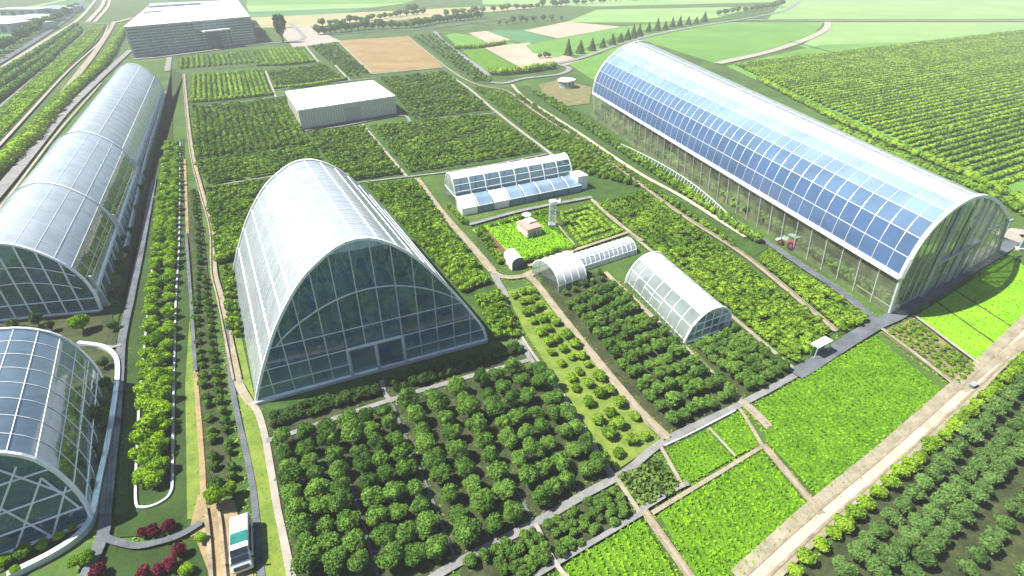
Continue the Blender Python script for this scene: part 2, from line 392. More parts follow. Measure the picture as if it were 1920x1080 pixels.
# ------------------------------------------------------------------ foliage
def ico(sub):
    bm = bmesh.new(); bmesh.ops.create_icosphere(bm, subdivisions=sub, radius=1.0)
    v = np.array([x.co[:] for x in bm.verts]); f = np.array([[q.index for q in p.verts] for p in bm.faces]); bm.free(); return v, f
ICO1, ICO2 = ico(1), ico(2)
def rdir(r, n):
    d = r.normal(size=(n, 3)); return d / np.linalg.norm(d, axis=1, keepdims=True)
def leaves_at(r, p, nrm, size, tilt=0.7, aspect=1.3):
    n = len(p); nn = nrm + tilt * r.normal(size=(n, 3)); nn /= np.linalg.norm(nn, axis=1, keepdims=True)
    a = np.cross(nn, rdir(r, n)); a /= np.linalg.norm(a, axis=1, keepdims=True) + 1e-9; b = np.cross(nn, a)
    s = size * r.uniform(0.6, 1.3, (n, 1)); q = np.empty((n, 4, 3))
    q[:, 0] = p - a * s * aspect / 2; q[:, 1] = p + b * s / 2 - nn * s * 0.12; q[:, 2] = p + a * s * aspect / 2; q[:, 3] = p - b * s / 2 - nn * s * 0.12
    return q.reshape(-1, 3), np.arange(n * 4).reshape(-1, 4)
def crown(seed, rad, hgt, base, lumps, nleaf, leaf, core=ICO1, lump_r=0.45, spread=0.54):
    """(verts, tris, quads): a crown of leaf-covered lumps; centre of crown at base + hgt/2"""
    r = np.random.default_rng(seed)
    cz = base + hgt / 2; a = np.array([rad, rad, hgt / 2])
    d = rdir(r, lumps); d[:, 2] = d[:, 2] * 0.8 + 0.12
    cen = d * a * spread * r.uniform(0.55, 1.05, (lumps, 1)); cen[0] = 0
    lr = lump_r * r.uniform(0.75, 1.25, lumps); lr[0] *= 1.35
    V, T, Q = [], [], []; nv = 0
    for k in range(lumps):
        cv, cf = core; w = 1 + 0.16 * r.normal(size=(len(cv), 1))
        v = cv * w * (a * lr[k] * 0.86) + cen[k]; V.append(v); T.append(cf + nv); nv += len(v)
    pick = r.integers(0, lumps, nleaf); dd = rdir(r, nleaf); dd[:, 2] = np.abs(dd[:, 2]) * 1.0 - 0.35 * (r.random(nleaf) < 0.35); dd /= np.linalg.norm(dd, axis=1, keepdims=True)
    p = cen[pick] + dd * a * lr[pick][:, None] * r.uniform(0.92, 1.12, (nleaf, 1))
    ok = np.ones(nleaf, bool)
    for k in range(lumps):
        ins = (np.linalg.norm((p - cen[k]) / (a * lr[k]), axis=1) < 0.82) & (pick != k); ok &= ~ins
    p, dd = p[ok], dd[ok]
    qv, qf = leaves_at(r, p, dd, leaf); V.append(qv); Q.append(qf + nv)
    V = np.concatenate(V); V[:, 2] += cz
    return V, np.concatenate(T), np.concatenate(Q)
def np_mesh(name, V, T, Q, mat):
    me = bpy.data.meshes.new(name); nt, nq = len(T), len(Q)
    me.vertices.add(len(V)); me.vertices.foreach_set("co", np.asarray(V, np.float32).ravel())
    me.loops.add(nt * 3 + nq * 4)
    me.loops.foreach_set("vertex_index", np.concatenate([np.asarray(T, np.int32).ravel(), np.asarray(Q, np.int32).ravel()]))
    me.polygons.add(nt + nq)
    me.polygons.foreach_set("loop_start", np.concatenate([np.arange(nt) * 3, nt * 3 + np.arange(nq) * 4]).astype(np.int32))
    me.materials.append(mat); me.update(calc_edges=True); me.validate()
    return me
def merged(protos, pts, rot, scl, chunk=None):
    """one mesh's arrays holding a prototype at every point"""
    Vs, Ts, Qs = [], [], []; nv = 0
    for (x, y), a, s, k in zip(pts, rot, scl, rng.integers(0, len(protos), len(pts))):
        v, t, q = protos[k]; ca, sa = math.cos(a), math.sin(a)
        w = np.empty_like(v); w[:, 0] = (v[:, 0] * ca - v[:, 1] * sa) * s + x; w[:, 1] = (v[:, 0] * sa + v[:, 1] * ca) * s + y; w[:, 2] = v[:, 2] * s
        Vs.append(w); Ts.append(t + nv); Qs.append(q + nv); nv += len(v)
    return np.concatenate(Vs), np.concatenate(Ts), np.concatenate(Qs)
def quadpts(q, nu, nv, jit=0.25, px=True):
    """rows x places inside a four-cornered plot: q = far-left, far-right, near-right, near-left"""
    a, b, c, d = [G(*p)[:2] for p in q] if px else q
    out = []
    for j in range(nv):
        for i in range(nu):
            u = (i + 0.5 + jit * random.uniform(-1, 1)) / nu; v = (j + 0.5 + jit * random.uniform(-1, 1)) / nv
            p = (a * (1 - u) + b * u) * (1 - v) + (d * (1 - u) + c * u) * v
            out.append((i, j, p))
    return out
def linepts(px, n, jit=0.3, side=0.0):
    pts = smooth_line([G(*p) for p in px], 6); seg = [np.linalg.norm(b - a) for a, b in zip(pts[:-1], pts[1:])]; cum = np.concatenate([[0], np.cumsum(seg)])
    out = []
    for k in range(n):
        t = (k + 0.5 + jit * random.uniform(-1, 1) * 0.6) / n * cum[-1]; i = min(int(np.searchsorted(cum, t)) - 1, len(seg) - 1); i = max(i, 0)
        p = pts[i] + (pts[i + 1] - pts[i]) * ((t - cum[i]) / max(seg[i], 1e-6))
        out.append(p[:2] + np.array([random.uniform(-1, 1), random.uniform(-1, 1)]) * side)
    return out
def place(name, mesh, p, label, cat, group, s=1.0, sz=None):
    o = bpy.data.objects.new(name, mesh); o.location = (p[0], p[1], 0); o.rotation_euler = (0, 0, random.uniform(0, 6.28)); o.scale = (s, s, sz or s)
    C.objects.link(o); return tag(o, label, cat, group)
def protos_mesh(name, mat, n, **kw):
    arr = [crown(seed=kw.get('seed', 1) * 100 + k, **{a: b for a, b in kw.items() if a != 'seed'}) for k in range(n)]
    return arr, [np_mesh(name, *a, mat) for a in arr]
def trunk_mesh(name, r, h, limbs=4, seed=1):
    rr = random.Random(seed); mb = MB(); mb.cyl((0, 0, 0), (0, 0, h), r, r * 0.65, 8)
    for k in range(limbs):
        t = 6.28 * k / limbs + rr.uniform(0, 1); z = h * rr.uniform(0.6, 0.95)
        mb.cyl((0, 0, z), (math.cos(t) * h * 0.5, math.sin(t) * h * 0.5, z + h * 0.5), r * 0.5, r * 0.2, 6)
    me = mb.mesh(name); me.materials.append(M['bark']); return me
class TreeKind:
    """prototype trees (crown + trunk) copied by object.copy()"""
    def __init__(s, name, mat, n, trunk_r, trunk_h, **kw):
        s.name = name; s.arr, s.crowns = protos_mesh('crown', mat, n, **kw)
        s.trunk = trunk_mesh('trunk', trunk_r, trunk_h); s.src = []
    def add(s, p, label, cat, group, sc_=1.0):
        k = random.randrange(len(s.crowns))
        if len(s.src) <= 8:
            pass
        root = bpy.data.objects.new(s.name, None); root.empty_display_size = 0.4
        root.location = (p[0], p[1], 0); root.rotation_euler = (0, 0, random.uniform(0, 6.28)); root.scale = (sc_ * random.uniform(.9, 1.1), sc_ * random.uniform(.9, 1.1), sc_ * random.uniform(.85, 1.2)); C.objects.link(root)
        tag(root, label, cat, group)
        c = bpy.data.objects.new('crown', s.crowns[k]); c.parent = root; C.objects.link(c)
        t = bpy.data.objects.new('trunk', s.trunk); t.parent = root; C.objects.link(t)
        return root
def hedge(name, px, w, h, mat, label, cat, group=None, leaf=0.5, dens=6.0, ground=False, lump=1.0, k=8):
    """a continuous bumpy hedge row as one mesh"""
    pts = smooth_line([G(*p) for p in px], k) if not ground else [np.array(p) for p in px]
    seg = np.array([np.linalg.norm(b - a) for a, b in zip(pts[:-1], pts[1:])]); cum = np.concatenate([[0], np.cumsum(seg)]); L = cum[-1]
    P = np.array(pts)
    def at(t):
        x = np.interp(t, cum, P[:, 0]); y = np.interp(t, cum, P[:, 1]); return x, y
    r = np.random.default_rng(abs(hash(label)) % 1000 if False else int(L * 10) % 9973)
    nl = max(3, int(L / (w * 0.55 * lump))); t = (np.arange(nl) + 0.5) / nl * L + r.uniform(-.3, .3, nl) * w
    x, y = at(np.clip(t, 0, L)); V, T, Q = [], [], []; nv = 0
    cen = np.stack([x + r.normal(size=nl) * w * .08, y + r.normal(size=nl) * w * .08, np.full(nl, h * 0.45)], 1); rad = r.uniform(0.8, 1.2, nl)
    cv, cf = ICO1
    for c, q in zip(cen, rad):
        v = cv * (1 + .12 * r.normal(size=(len(cv), 1))) * np.array([w * .5, w * .5, h * .5]) * q + c; V.append(v); T.append(cf + nv); nv += len(v)
    n = int(L * dens); pk = r.integers(0, nl, n); dd = rdir(r, n); dd[:, 2] = np.abs(dd[:, 2]) - .15; dd /= np.linalg.norm(dd, axis=1, keepdims=True)
    p = cen[pk] + dd * np.array([w * .54, w * .54, h * .54]) * rad[pk][:, None]
    qv, qf = leaves_at(r, p, dd, leaf); V.append(qv); Q.append(qf + nv)
    o = link(name, np_mesh(name, np.concatenate(V), np.concatenate(T), np.concatenate(Q), mat), None)
    return tag(o, label, cat, group)
def inpoly(P, x, y):
    c = np.zeros(len(x), bool); j = len(P) - 1
    for i in range(len(P)):
        xi, yi, xj, yj = P[i][0], P[i][1], P[j][0], P[j][1]
        c ^= ((yi > y) != (yj > y)) & (x < (xj - xi) * (y - yi) / (yj - yi + 1e-12) + xi); j = i
    return c
def crop(name, px, mat, label, rowdir, row=0.9, step=0.45, size=0.42, blades=4, bare=0.06, seed=3, up=0.5, inset=0.0, cat='crop'):
    """rows of low leafy plants filling a plot: one uncountable object"""
    P = np.array([G(*p)[:2] for p in px]); r = np.random.default_rng(seed)
    e = np.array(rowdir, float); e /= np.linalg.norm(e); f = np.array([-e[1], e[0]]); c = P.mean(0)
    lu = (P - c) @ e; lv = (P - c) @ f
    us = np.arange(lu.min(), lu.max(), step); vs = np.arange(lv.min(), lv.max(), row)
    U, Vv = np.meshgrid(us, vs); U = U.ravel() + r.uniform(-.4, .4, U.size) * step; Vv = Vv.ravel() + r.normal(size=Vv.size) * row * 0.10
    x = c[0] + U * e[0] + Vv * f[0]; y = c[1] + U * e[1] + Vv * f[1]
    ns = np.sin(x * .35 + 1.3 * np.sin(y * .21)) + np.sin(y * .43 + seed) * .8
    ok = inpoly(P, x, y) & (r.random(len(x)) > bare) & (ns > -1.78); x, y = x[ok], y[ok]; n = len(x)
    sz = r.uniform(.7, 1.25, n)
    p = np.repeat(np.stack([x, y, np.zeros(n)], 1), blades, 0); s = np.repeat(sz, blades)
    d = rdir(r, len(p)); d[:, 2] = 0; d /= np.linalg.norm(d, axis=1, keepdims=True)
    p = p + d * (size * .45 * s)[:, None]; p[:, 2] = size * s * r.uniform(.4, 1.5, len(p))
    nrm = d * (1 - up) + np.array([0, 0, up])
    q, f4 = leaves_at(r, p, nrm, size, .6, 1.4); q[:, 2] = np.maximum(q[:, 2], .06)
    o = link(name, np_mesh(name, q, np.zeros((0, 3), int), f4, mat), None)
    return tag(o, label, cat, kind='stuff')

# ------------------------------------------------------------------ vaulted greenhouses
def resample(pts, n):
    pts = np.array(pts, float); d = np.linalg.norm(np.diff(pts, axis=0), axis=1); c = np.concatenate([[0], np.cumsum(d)])
    t = np.linspace(0, c[-1], n + 1); return np.stack([np.interp(t, c, pts[:, k]) for k in range(pts.shape[1])], 1)
def profile(pts, n):
    return resample(np.array(smooth_line([(a, b, 0) for a, b in pts], 12))[:, :2], n)
class Vault:
    """arched shell between a near and a far ring; rings are (n+1) points in world space"""
    def __init__(s, root, near, far):
        s.root, s.n, s.f = root, np.array(near) - np.array(root.location), np.array(far) - np.array(root.location)
        s.arc = np.concatenate([[0], np.cumsum(np.linalg.norm(np.diff(s.n, axis=0), axis=1))]); s.len = np.linalg.norm(s.f[0] - s.n[0])
    def ring(s, t): return s.n * (1 - t) + s.f * t
    def out(s, t, o):
        """ring pushed outwards by o"""
        r = s.ring(t); c = (r[0] + r[-1]) / 2; d = r - c; d /= np.linalg.norm(d, axis=1, keepdims=True); return r + d * o
    def skin(s, name, i0, i1, mat, t0=0.0, t1=1.0, nt=1, off=0.0, smooth=True):
        rings = [s.out(t0 + (t1 - t0) * k / nt, off) for k in range(nt + 1)]; me_v, fs, uv = [], [], []
        m = i1 - i0 + 1
        for r in rings: me_v += [tuple(p) for p in r[i0:i1 + 1]]
        for k in range(nt):
            for j in range(m - 1):
                fs.append((k * m + j, k * m + j + 1, (k + 1) * m + j + 1, (k + 1) * m + j))
                u0, u1 = [(t0 + (t1 - t0) * q / nt) * s.len for q in (k, k + 1)]; a0, a1 = s.arc[i0 + j], s.arc[i0 + j + 1]
                uv.append([(u0, a0), (u0, a1), (u1, a1), (u1, a0)])
        mb = MB(); mb.v, mb.f, mb.uv = me_v, fs, uv
        return mb.build(name, mat, s.root, smooth)
    def ribs(s, name, ts, w, mat, off=0.06, i0=0, i1=None, h=None):
        for t in ts:
            mb = MB(); r = s.out(t, off); mb.chain(list(r[i0:(i1 + 1 if i1 is not None else None)]), w, h)
            mb.build(name, mat, s.root)
    def purlins(s, name, idx, w, mat, off=0.06, nt=1):
        for i in idx:
            mb = MB(); pts = [s.out(k / nt, off)[i] for k in range(nt + 1)]; mb.chain(pts, w)
            mb.build(name, mat, s.root)
    def gable(s, name, mat, t=0.0):
        mb = MB(); mb.face(list(s.ring(t))); return mb.build(name, mat, s.root)
    def height(s, u, t=0.0):
        """top of the arch above the point u (0..1) of the base line"""
        r = s.ring(t); a, b = r[0], r[-1]; d = (b - a)[:2]; q = (r[:, :2] - a[:2]) @ d / (d @ d)
        m = int(np.argmax(r[:, 2])); order = np.argsort(q)
        return float(np.interp(u, q[order], r[order, 2]))
    def base(s, u, t=0.0):
        r = s.ring(t); p = r[0] * (1 - u) + r[-1] * u; return np.array([p[0], p[1], 0.0])
def up(p, z): return np.array([p[0], p[1], z])
def ring_pts(A, e1, prof, lean=None):
    return [np.array([A[0] + e1[0] * s, A[1] + e1[1] * s, z]) + (lean * z if lean is not None else 0) for s, z in prof]

# ---- the tall parabolic glasshouse in the middle
A, B, Cc = G(480, 757), G(912, 640), G(438, 512)
e1 = (B - A) / np.linalg.norm(B - A); W = np.linalg.norm(B - A)
pr = profile([(s * W, z) for s, z in [(0, 0), (.038, 3.8), (.0766, 7.3), (.155, 13.4), (.262, 19.4), (.354, 22.6), (.44, 24.5), (.518, 24.8), (.595, 23.7), (.69, 20.7), (.79, 15.8), (.878, 10.6), (.947, 5.9), (.984, 3.1), (1, 0)]], 40)
prf = pr.copy(); prf[:, 1] *= 0.93
root = thing('glasshouse', (A + B) / 2, "tall parabolic glasshouse with milky white roof and dark glazed front, between orchard and tan track", 'greenhouse')
GC = V = Vault(root, ring_pts(A, e1, pr), ring_pts(Cc, e1, prf))
V.skin('roof', 0, 40, M['shell'], 0, 1, 8)
V.purlins('purlin', [4, 7, 10, 12, 14, 16, 18, 20, 22, 24, 26, 28, 30, 33, 36], 0.13, M['white'], 0.05)
V.ribs('rib', np.linspace(0.05, 0.95, 19), 0.07, M['white'], 0.03)
V.ribs('edge_arch', [0.0], 0.42, M['white'], 0.1); V.ribs('rear_arch', [1.0], 0.5, M['white'], 0.05)
V.gable('front_glazing', M['glassdark'], 0.004); V.gable('rear_glazing', M['filmwhite'], 0.996)
mb = MB(); inn = np.array([V.n[0][0], V.n[0][1], 0]) * 0
nf = np.cross(e1, [0, 0, 1.0]); nf = nf if nf[1] < 0 else -nf                # towards the viewer
for k in range(1, 13):
    u = k / 13.0
    if k in (6, 7): lo = 6.0
    else: lo = 0.0
    p = V.base(u) + nf * 0.1; mb.bar(up(p, lo), up(p, V.height(u) - 0.2), 0.13)
for z in (3.0, 6.0, 9.8):
    us = [u for u in np.linspace(0, 1, 201) if V.height(u) > z]
    a, b = us[0], us[-1]
    segs = [(a, b)] if z > 3.1 else [(a, 5 / 13), (8 / 13, b)]
    for q0, q1 in segs: mb.bar(up(V.base(q0) + nf * 0.12, z), up(V.base(q1) + nf * 0.12, z), 0.13)
ar = [up(V.base(u) + nf * 0.12, 9.8 + 6.6 * math.sin(math.pi * min(1, max(0, (u - .13) / .76))) ** 0.8) for u in np.linspace(.13, .89, 25)]
ar = [p for p in ar]; mb.chain(ar, 0.18)
mb.build('front_frame', M['steel'], root)
mb = MB()                                                                     # space-frame bracing behind the glazing
for k in range(12):
    u0, u1 = (k + .5) / 13, (k + 1.5) / 13
    z0, z1 = V.height(u0) - .4, V.height(u1) - .4; b0, b1 = V.base(u0) - nf * 1.6, V.base(u1) - nf * 1.6
    lo = 9.8 + 6.6 * math.sin(math.pi * min(1, max(0, ((u0 + u1) / 2 - .13) / .76))) ** .8
    if min(z0, z1) > lo: mb.bar(up((b0 + b1) / 2, lo), up(b0, z0), .1); mb.bar(up((b0 + b1) / 2, lo), up(b1, z1), .1)
for t in (0.12, 0.3, 0.5, 0.7, 0.9):
    for i in range(6, 34, 4): mb.bar(V.out(t, -.5)[i], V.out(t, -1.6)[i + 2], .09); mb.bar(V.out(t, -1.6)[i + 2], V.out(t, -.5)[i + 4], .09)
mb.build('bracing', M['steel'], root)
mb = MB(); mb.bar(V.base(0) + nf * .25 + [0, 0, .35], V.base(1) + nf * .25 + [0, 0, .35], .7, .7); mb.build('base_plinth', M['steel'], root)
door = MB(); u0, u1 = 6 / 13 - 1 / 13, 8 / 13
for u in (5 / 13, 6.5 / 13, 8 / 13): door.bar(V.base(u) + nf * .35, up(V.base(u) + nf * .35, 6.2), .4, .55)
door.bar(up(V.base(5 / 13) + nf * .35, 6.1), up(V.base(8 / 13) + nf * .35, 6.1), .35)
dfr = door.build('doorway', M['steel'], root)
pan = MB(); pan.face([V.base(6.6 / 13) - nf * .8, V.base(7.4 / 13) - nf * 2.6, up(V.base(7.4 / 13) - nf * 2.6, 5.8), up(V.base(6.6 / 13) - nf * .8, 5.8)]); pan.build('door_leaf', M['mgrey'], root)

# ---- long barrel glasshouse beside the avenue
A, B, Cc = G(190, 583), G(-60, 608), G(312, 180)
e1 = (B - A) / np.linalg.norm(B - A)
arc = [(0, 0), (-.2, 4.0), (.2, 6.5), (.9, 8.4), (2.0, 10.3), (3.7, 12.2), (5.4, 13.6), (7.2, 14.8), (9.4, 15.7), (11.8, 16.1)]
full = arc + [(23.6 - s, z) for s, z in arc[-2::-1]]
pr = np.concatenate([[[0, 0]], profile(full[1:-1], 36), [[23.6, 0]]])
prb = pr.copy(); prb[:, 0] = 11.8 + (prb[:, 0] - 11.8) * .93; prb[:, 1] *= .97
root = thing('greenhouse', (A + B) / 2, "very long silver barrel-vaulted greenhouse beside the avenue of bright trees", 'greenhouse')
mid = A + (Cc - A) * 0.375
V = Vault(root, ring_pts(A, e1, pr), ring_pts(mid, e1, pr)); V2 = Vault(root, ring_pts(mid, e1, prb), ring_pts(Cc, e1, prb)); GL = V
ns = len(pr) - 1
V.skin('roof', 7, ns - 7, M['filmblue'], 0, 1, 12); V2.skin('roof', 7, ns - 7, M['film'], 0, 1, 14)  # bluish film tint stands in for sky reflected off the vault
V.skin('roof_side', 1, 7, M['glassside'], 0, 1, 12); V2.skin('roof_side', 1, 7, M['filmblue'], 0, 1, 14)
V.skin('roof_side', ns - 7, ns - 1, M['filmwhite'], 0, 1, 12); V2.skin('roof_side', ns - 7, ns - 1, M['filmwhite'], 0, 1, 14)  # whiter flank paints the glare on the side away from the avenue
V.skin('side_glazing', 0, 1, M['glassdark'], 0, 1, 1); V2.skin('side_glazing', 0, 1, M['glassdark'], 0, 1, 1)
V.skin('side_glazing', ns - 1, ns, M['glassside']); V2.skin('side_glazing', ns - 1, ns, M['glassside'])
V.purlins('purlin', [4, 7, 10, 13, 16, 19], 0.05, M['white'], 0.03); V2.purlins('purlin', [7, 14, 20], 0.10, M['white'], 0.03)
V.purlins('eave_beam', [1], 0.55, M['steel'], 0.2); V2.purlins('eave_beam', [1], 0.5, M['steel'], 0.2)
V.ribs('rib', np.linspace(0.06, 0.94, 11), 0.07, M['white'], 0.03); V2.ribs('rib', np.linspace(0.04, 0.96, 23), 0.10, M['steel'], 0.02)
V.ribs('main_arch', [0.0, 0.42, 1.0], 0.4, M['white'], 0.12); V2.ribs('main_arch', [1.0], 0.5, M['white'], 0.1)
V.gable('front_glazing', M['glassdark'], 0.003); V2.gable('rear_glazing', M['filmwhite'], 0.999)
st = MB(); st.f = []                                                         # the step between the two roof heights
a, b = V.ring(1.0), V2.ring(0.0)
for i in range(ns): st.face([a[i], a[i + 1], b[i + 1], b[i]])
st.build('step_panel', M['glassside'], root)
nf = np.cross(e1, [0, 0, 1.0]); nf = nf if nf[1] < 0 else -nf
mb = MB()
for k in range(1, 8): mb.bar(V.base(k / 8) + nf * .1, up(V.base(k / 8) + nf * .1, V.height(k / 8) - .1), .22)
for z in (3.2,): mb.bar(up(V.base(0) + nf * .12, z), up(V.base(1) + nf * .12, z), .16)
for z0, hh in ((7.2, 4.0), (4.6, 3.2)):
    mb.chain([up(V.base(u) + nf * .05, z0 + hh * math.sin(math.pi * u) ** .8) for u in np.linspace(.06, .94, 20)], .13)
mb.build('front_frame', M['white'], root)
mb = MB(); mb.bar(V.base(0) + nf * .3 + [0, 0, .2], V.base(1) + nf * .3 + [0, 0, .2], .6, .5); mb.build('base_plinth', M['steel'], root)
sd = np.array([-e1[0], -e1[1], 0])
for V_, n_ in ((V, 16), (V2, 26)):
    for t in np.linspace(0.01, 1, n_): mb = MB(); p = V_.base(0, t); mb.bar(p + sd * .1, up(p + sd * .3, 4), .2); mb.build('side_post', M['white'], root)
for t in (0.02, .42, 1.0):
    f = MB(); p = V.base(0, t); ax = (V.f[0] - V.n[0]) / np.linalg.norm(V.f[0] - V.n[0])
    q = [p + sd * .2, p + sd * 1.6, up(p + sd * .6, 7.2), up(p, 7.2)]
    f.poly([x - ax * .18 for x in q] + [x + ax * .18 for x in q], [(0, 1, 2, 3), (7, 6, 5, 4), (0, 4, 5, 1), (1, 5, 6, 2), (2, 6, 7, 3), (3, 7, 4, 0)]); f.build('buttress', M['steel'], root)

# ---- blue dome-roofed glasshouse in the near corner
A, B, A2 = G(172, 978), G(0, 1042), G(193, 722)
e1 = (B - A) / np.linalg.norm(B - A)
arc = [(0, 0), (-.25, 2.0), (-.15, 4.2), (.25, 6.4), (.9, 8.6), (2.1, 10.9), (4.0, 12.6), (6.2, 13.7), (9.0, 14.2)]
pr = profile(arc + [(18 - s, z) for s, z in arc[-2::-1]], 28)
prf = pr.copy(); prf[:, 1] *= 1.0
root = thing('dome_greenhouse', (A + B) / 2, "blue glass barrel greenhouse with white grid and triangular bracing, inside the curved kerb wall", 'greenhouse')
ax = A2 - A; ax /= np.linalg.norm(ax)
V = Vault(root, ring_pts(A, e1, pr, ax * .17), ring_pts(A2, e1, prf)); GD = V
ns = 28
V.skin('roof', 6, ns, M['glassroof'], 0, 1, 6); V.skin('roof_side', 0, 6, M['glassside'], 0, 1, 6)
V.purlins('purlin', list(range(2, ns - 1, 2)), 0.08, M['white'], 0.04)
V.ribs('rib', np.linspace(1 / 8, 7 / 8, 7), 0.085, M['white'], 0.04); V.ribs('main_arch', [0.0, 1.0], 0.4, M['white'], 0.08)
V.gable('front_glazing', M['glassdark'], 0.004)
cap = MB(); rg = V.ring(1.0); c0 = (rg[0] + rg[-1]) / 2 + (np.array(A2) - np.array(A)) * .16   # bulging hipped rear
for i in range(ns): cap.face([rg[i], rg[i + 1], up(c0 * .5 + rg[i + 1] * .5 + ax * 1.6, rg[i + 1][2] * .55), up(c0 * .5 + rg[i] * .5 + ax * 1.6, rg[i][2] * .55)])
cap.build('rear_glazing', M['glassroof'], root)
nf = np.cross(e1, [0, 0, 1.0]); nf = nf if nf[1] < 0 else -nf
ln = ax * .17
def FP(u, z): p = V.base(u); return np.array([p[0], p[1], 0]) + ln * z + np.array([0, 0, z]) + nf * .1
mb = MB()
def cl(u, z): return FP(u, min(z, V.height(u) - .1))
for z in (2.6, 5.4, 9.0):
    us = [u for u in np.linspace(0, 1, 200) if V.height(u) > z]; mb.bar(FP(us[0], z), FP(us[-1], z), .17)
for u0, z0, u1, z1 in ((.12, 8.2, .42, 0), (.12, 8.2, 0.02, 2.6), (.03, 6, .22, 0), (.35, 12.6, .75, 0), (.35, 12.6, .06, 5.4), (.55, 13.4, .95, 2.6), (.55, 13.4, .22, 0), (.8, 11.5, .5, 0), (.2, 10.6, .6, 0)):
    mb.bar(cl(u0, z0), cl(u1, z1), .17)
mb.build('front_frame', M['white'], root)
mb = MB(); mb.bar(V.base(0) + nf * .25 + [0, 0, .15], V.base(1) + nf * .25 + [0, 0, .15], .5, .4); mb.build('base_plinth', M['steel'], root)

# ---- the great solar-roofed greenhouse
A, B, Cc = G(1667, 590), G(1873, 473), G(1110, 221)
W = np.linalg.norm(B - A); e1 = (B - A) / W
pn = [(-.045, 9.2), (-.036, 12.4), (-.003, 16.4), (.06, 19.1), (.14, 20.6), (.235, 21.3), (.34, 21.1), (.46, 19.8), (.60, 17.2), (.73, 14.0), (.86, 10.6)]
pf = [(-.01, 10.6), (.01, 15.5), (.06, 20.0), (.15, 24.0), (.27, 27.2), (.40, 28.8), (.50, 29.0), (.62, 27.4), (.76, 23.0), (.88, 17.4), (.97, 11.6)]
NB = 14
pn = profile([(s * W, z) for s, z in pn], NB * 2); pf = profile([(s * W, z) for s, z in pf], NB * 2)
root = thing('solar_greenhouse', (A + B) / 2, "largest greenhouse, blue solar panels across its arched roof and clear glass walls", 'greenhouse')
V = Vault(root, ring_pts(A, e1, pn), ring_pts(Cc, e1, pf)); GR = V
V.skin('solar_roof', 0, 4, M['pv'], 0, 1, 34); V.skin('solar_roof', 4, 6, M['pvglare_soft'], 0, 1, 34); V.skin('solar_roof_glare', 6, 8, M['pvglare_mid'], 0, 1, 34); V.skin('solar_roof_glare', 8, 10, M['pvglare_light'], 0, 1, 34)  # ever paler bands paint the reflection and haze up the slope
V.skin('pale_glare_roof', 10, 13, M['pvglare_pale'], 0, 1, 34); V.skin('white_glare_roof', 13, 28, M['filmglare'], 0, 1, 34)  # palest band and white crown finish the painted reflection fade
V.purlins('purlin', [2, 4, 6, 8, 10, 12, 14], 0.13, M['steel'], 0.03)
V.purlins('eave_beam', [0], 0.8, M['steel'], 0.15)
V.ribs('rib', np.linspace(1 / 44, 43 / 44, 43), 0.10, M['steel'], 0.03, 0, 15); V.ribs('edge_arch', [0.0, 1.0], 0.7, M['white'], 0.1)
def wall(b0, b1, i, mat, name):
    mb = MB(); mb.face([up(b0, 0), up(b1, 0), V.f[i], V.n[i]]); mb.build(name, mat, root)
lA, lC = A - np.array(root.location), Cc - np.array(root.location)
rB, rD = lA + e1 * W * .97, lC + e1 * W * .97
wall(lA, lC, 0, M['gableglass'], 'side_glazing'); wall(rB, rD, -1, M['glassclear'], 'side_glazing')
for k in range(0, 35):
    t = k / 34
    mb = MB(); mb.bar(lA + (lC - lA) * t, V.ring(t)[0], .2 if k else .45); mb.build('side_post', M['steel'], root)
    mb = MB(); mb.bar(rB + (rD - rB) * t, V.ring(t)[-1], .25); mb.build('side_post', M['steel'], root)
mb = MB(); mb.bar(lA + [0, 0, 1.6], lA + (lC - lA) * .06 + [0, 0, 1.6], .15); mb.build('side_rail', M['steel'], root)
nf = np.cross(e1, [0, 0, 1.0]); nf = nf if nf[1] < 0 else -nf
g = MB(); g.face([lA] + list(V.ring(.002)) + [rB]); g.build('front_glazing', M['endglass'], root)
g = MB(); g.face([lC] + list(V.ring(.999)) + [rD]); g.build('rear_glazing', M['glassclear'], root)
def hR(u):
    r = V.ring(0); q = (r - lA) @ e1 / W; o = np.argsort(q); return float(np.interp(u, q[o], r[o, 2]))
def BR(u, z=0.0): return up(lA + e1 * W * u + nf * .12, z)
mb = MB()
for u, w in ((.235, .75), (.36, .3), (.45, .65), (.52, .25), (.62, .7)): mb.bar(BR(u), BR(u, hR(u) - .2), w, .45)
for u in (.06, .12, .18): mb.bar(BR(u), BR(u, hR(u) - .2), .2)
for u in (.70, .78, .86, .92): mb.bar(BR(u), BR(u, max(hR(min(u, .85)) - .2 - max(0, u - .85) * 30, 5)), .16)
mb.bar(BR(.235, 8.2), BR(.62, 8.2), .9, .5); mb.bar(BR(.62, 10.2), BR(.93, 9.4), .35); mb.bar(BR(0, 1.4), BR(.235, 1.4), .2)
mb.bar(BR(.97), V.ring(0)[-1], .5)
mb.build('front_frame', M['mgrey'], root)
d = MB(); d.bar(BR(.45, 7.4) + nf * .2, BR(.62, 7.4) + nf * .2, .35); d.bar(BR(.465) + nf * .2, BR(.465, 7.4) + nf * .2, .4); d.bar(BR(.605) + nf * .2, BR(.605, 7.4) + nf * .2, .4); d.bar(BR(.535) + nf * .2, BR(.535, 7.4) + nf * .2, .25)
d.build('door', M['mgrey'], root)
mb = MB(); mb.bar(BR(-.01, .2) + nf * .5, BR(.985, .2) + nf * .5, 1.4, .4); mb.build('base_plinth', M['concrete'], root)

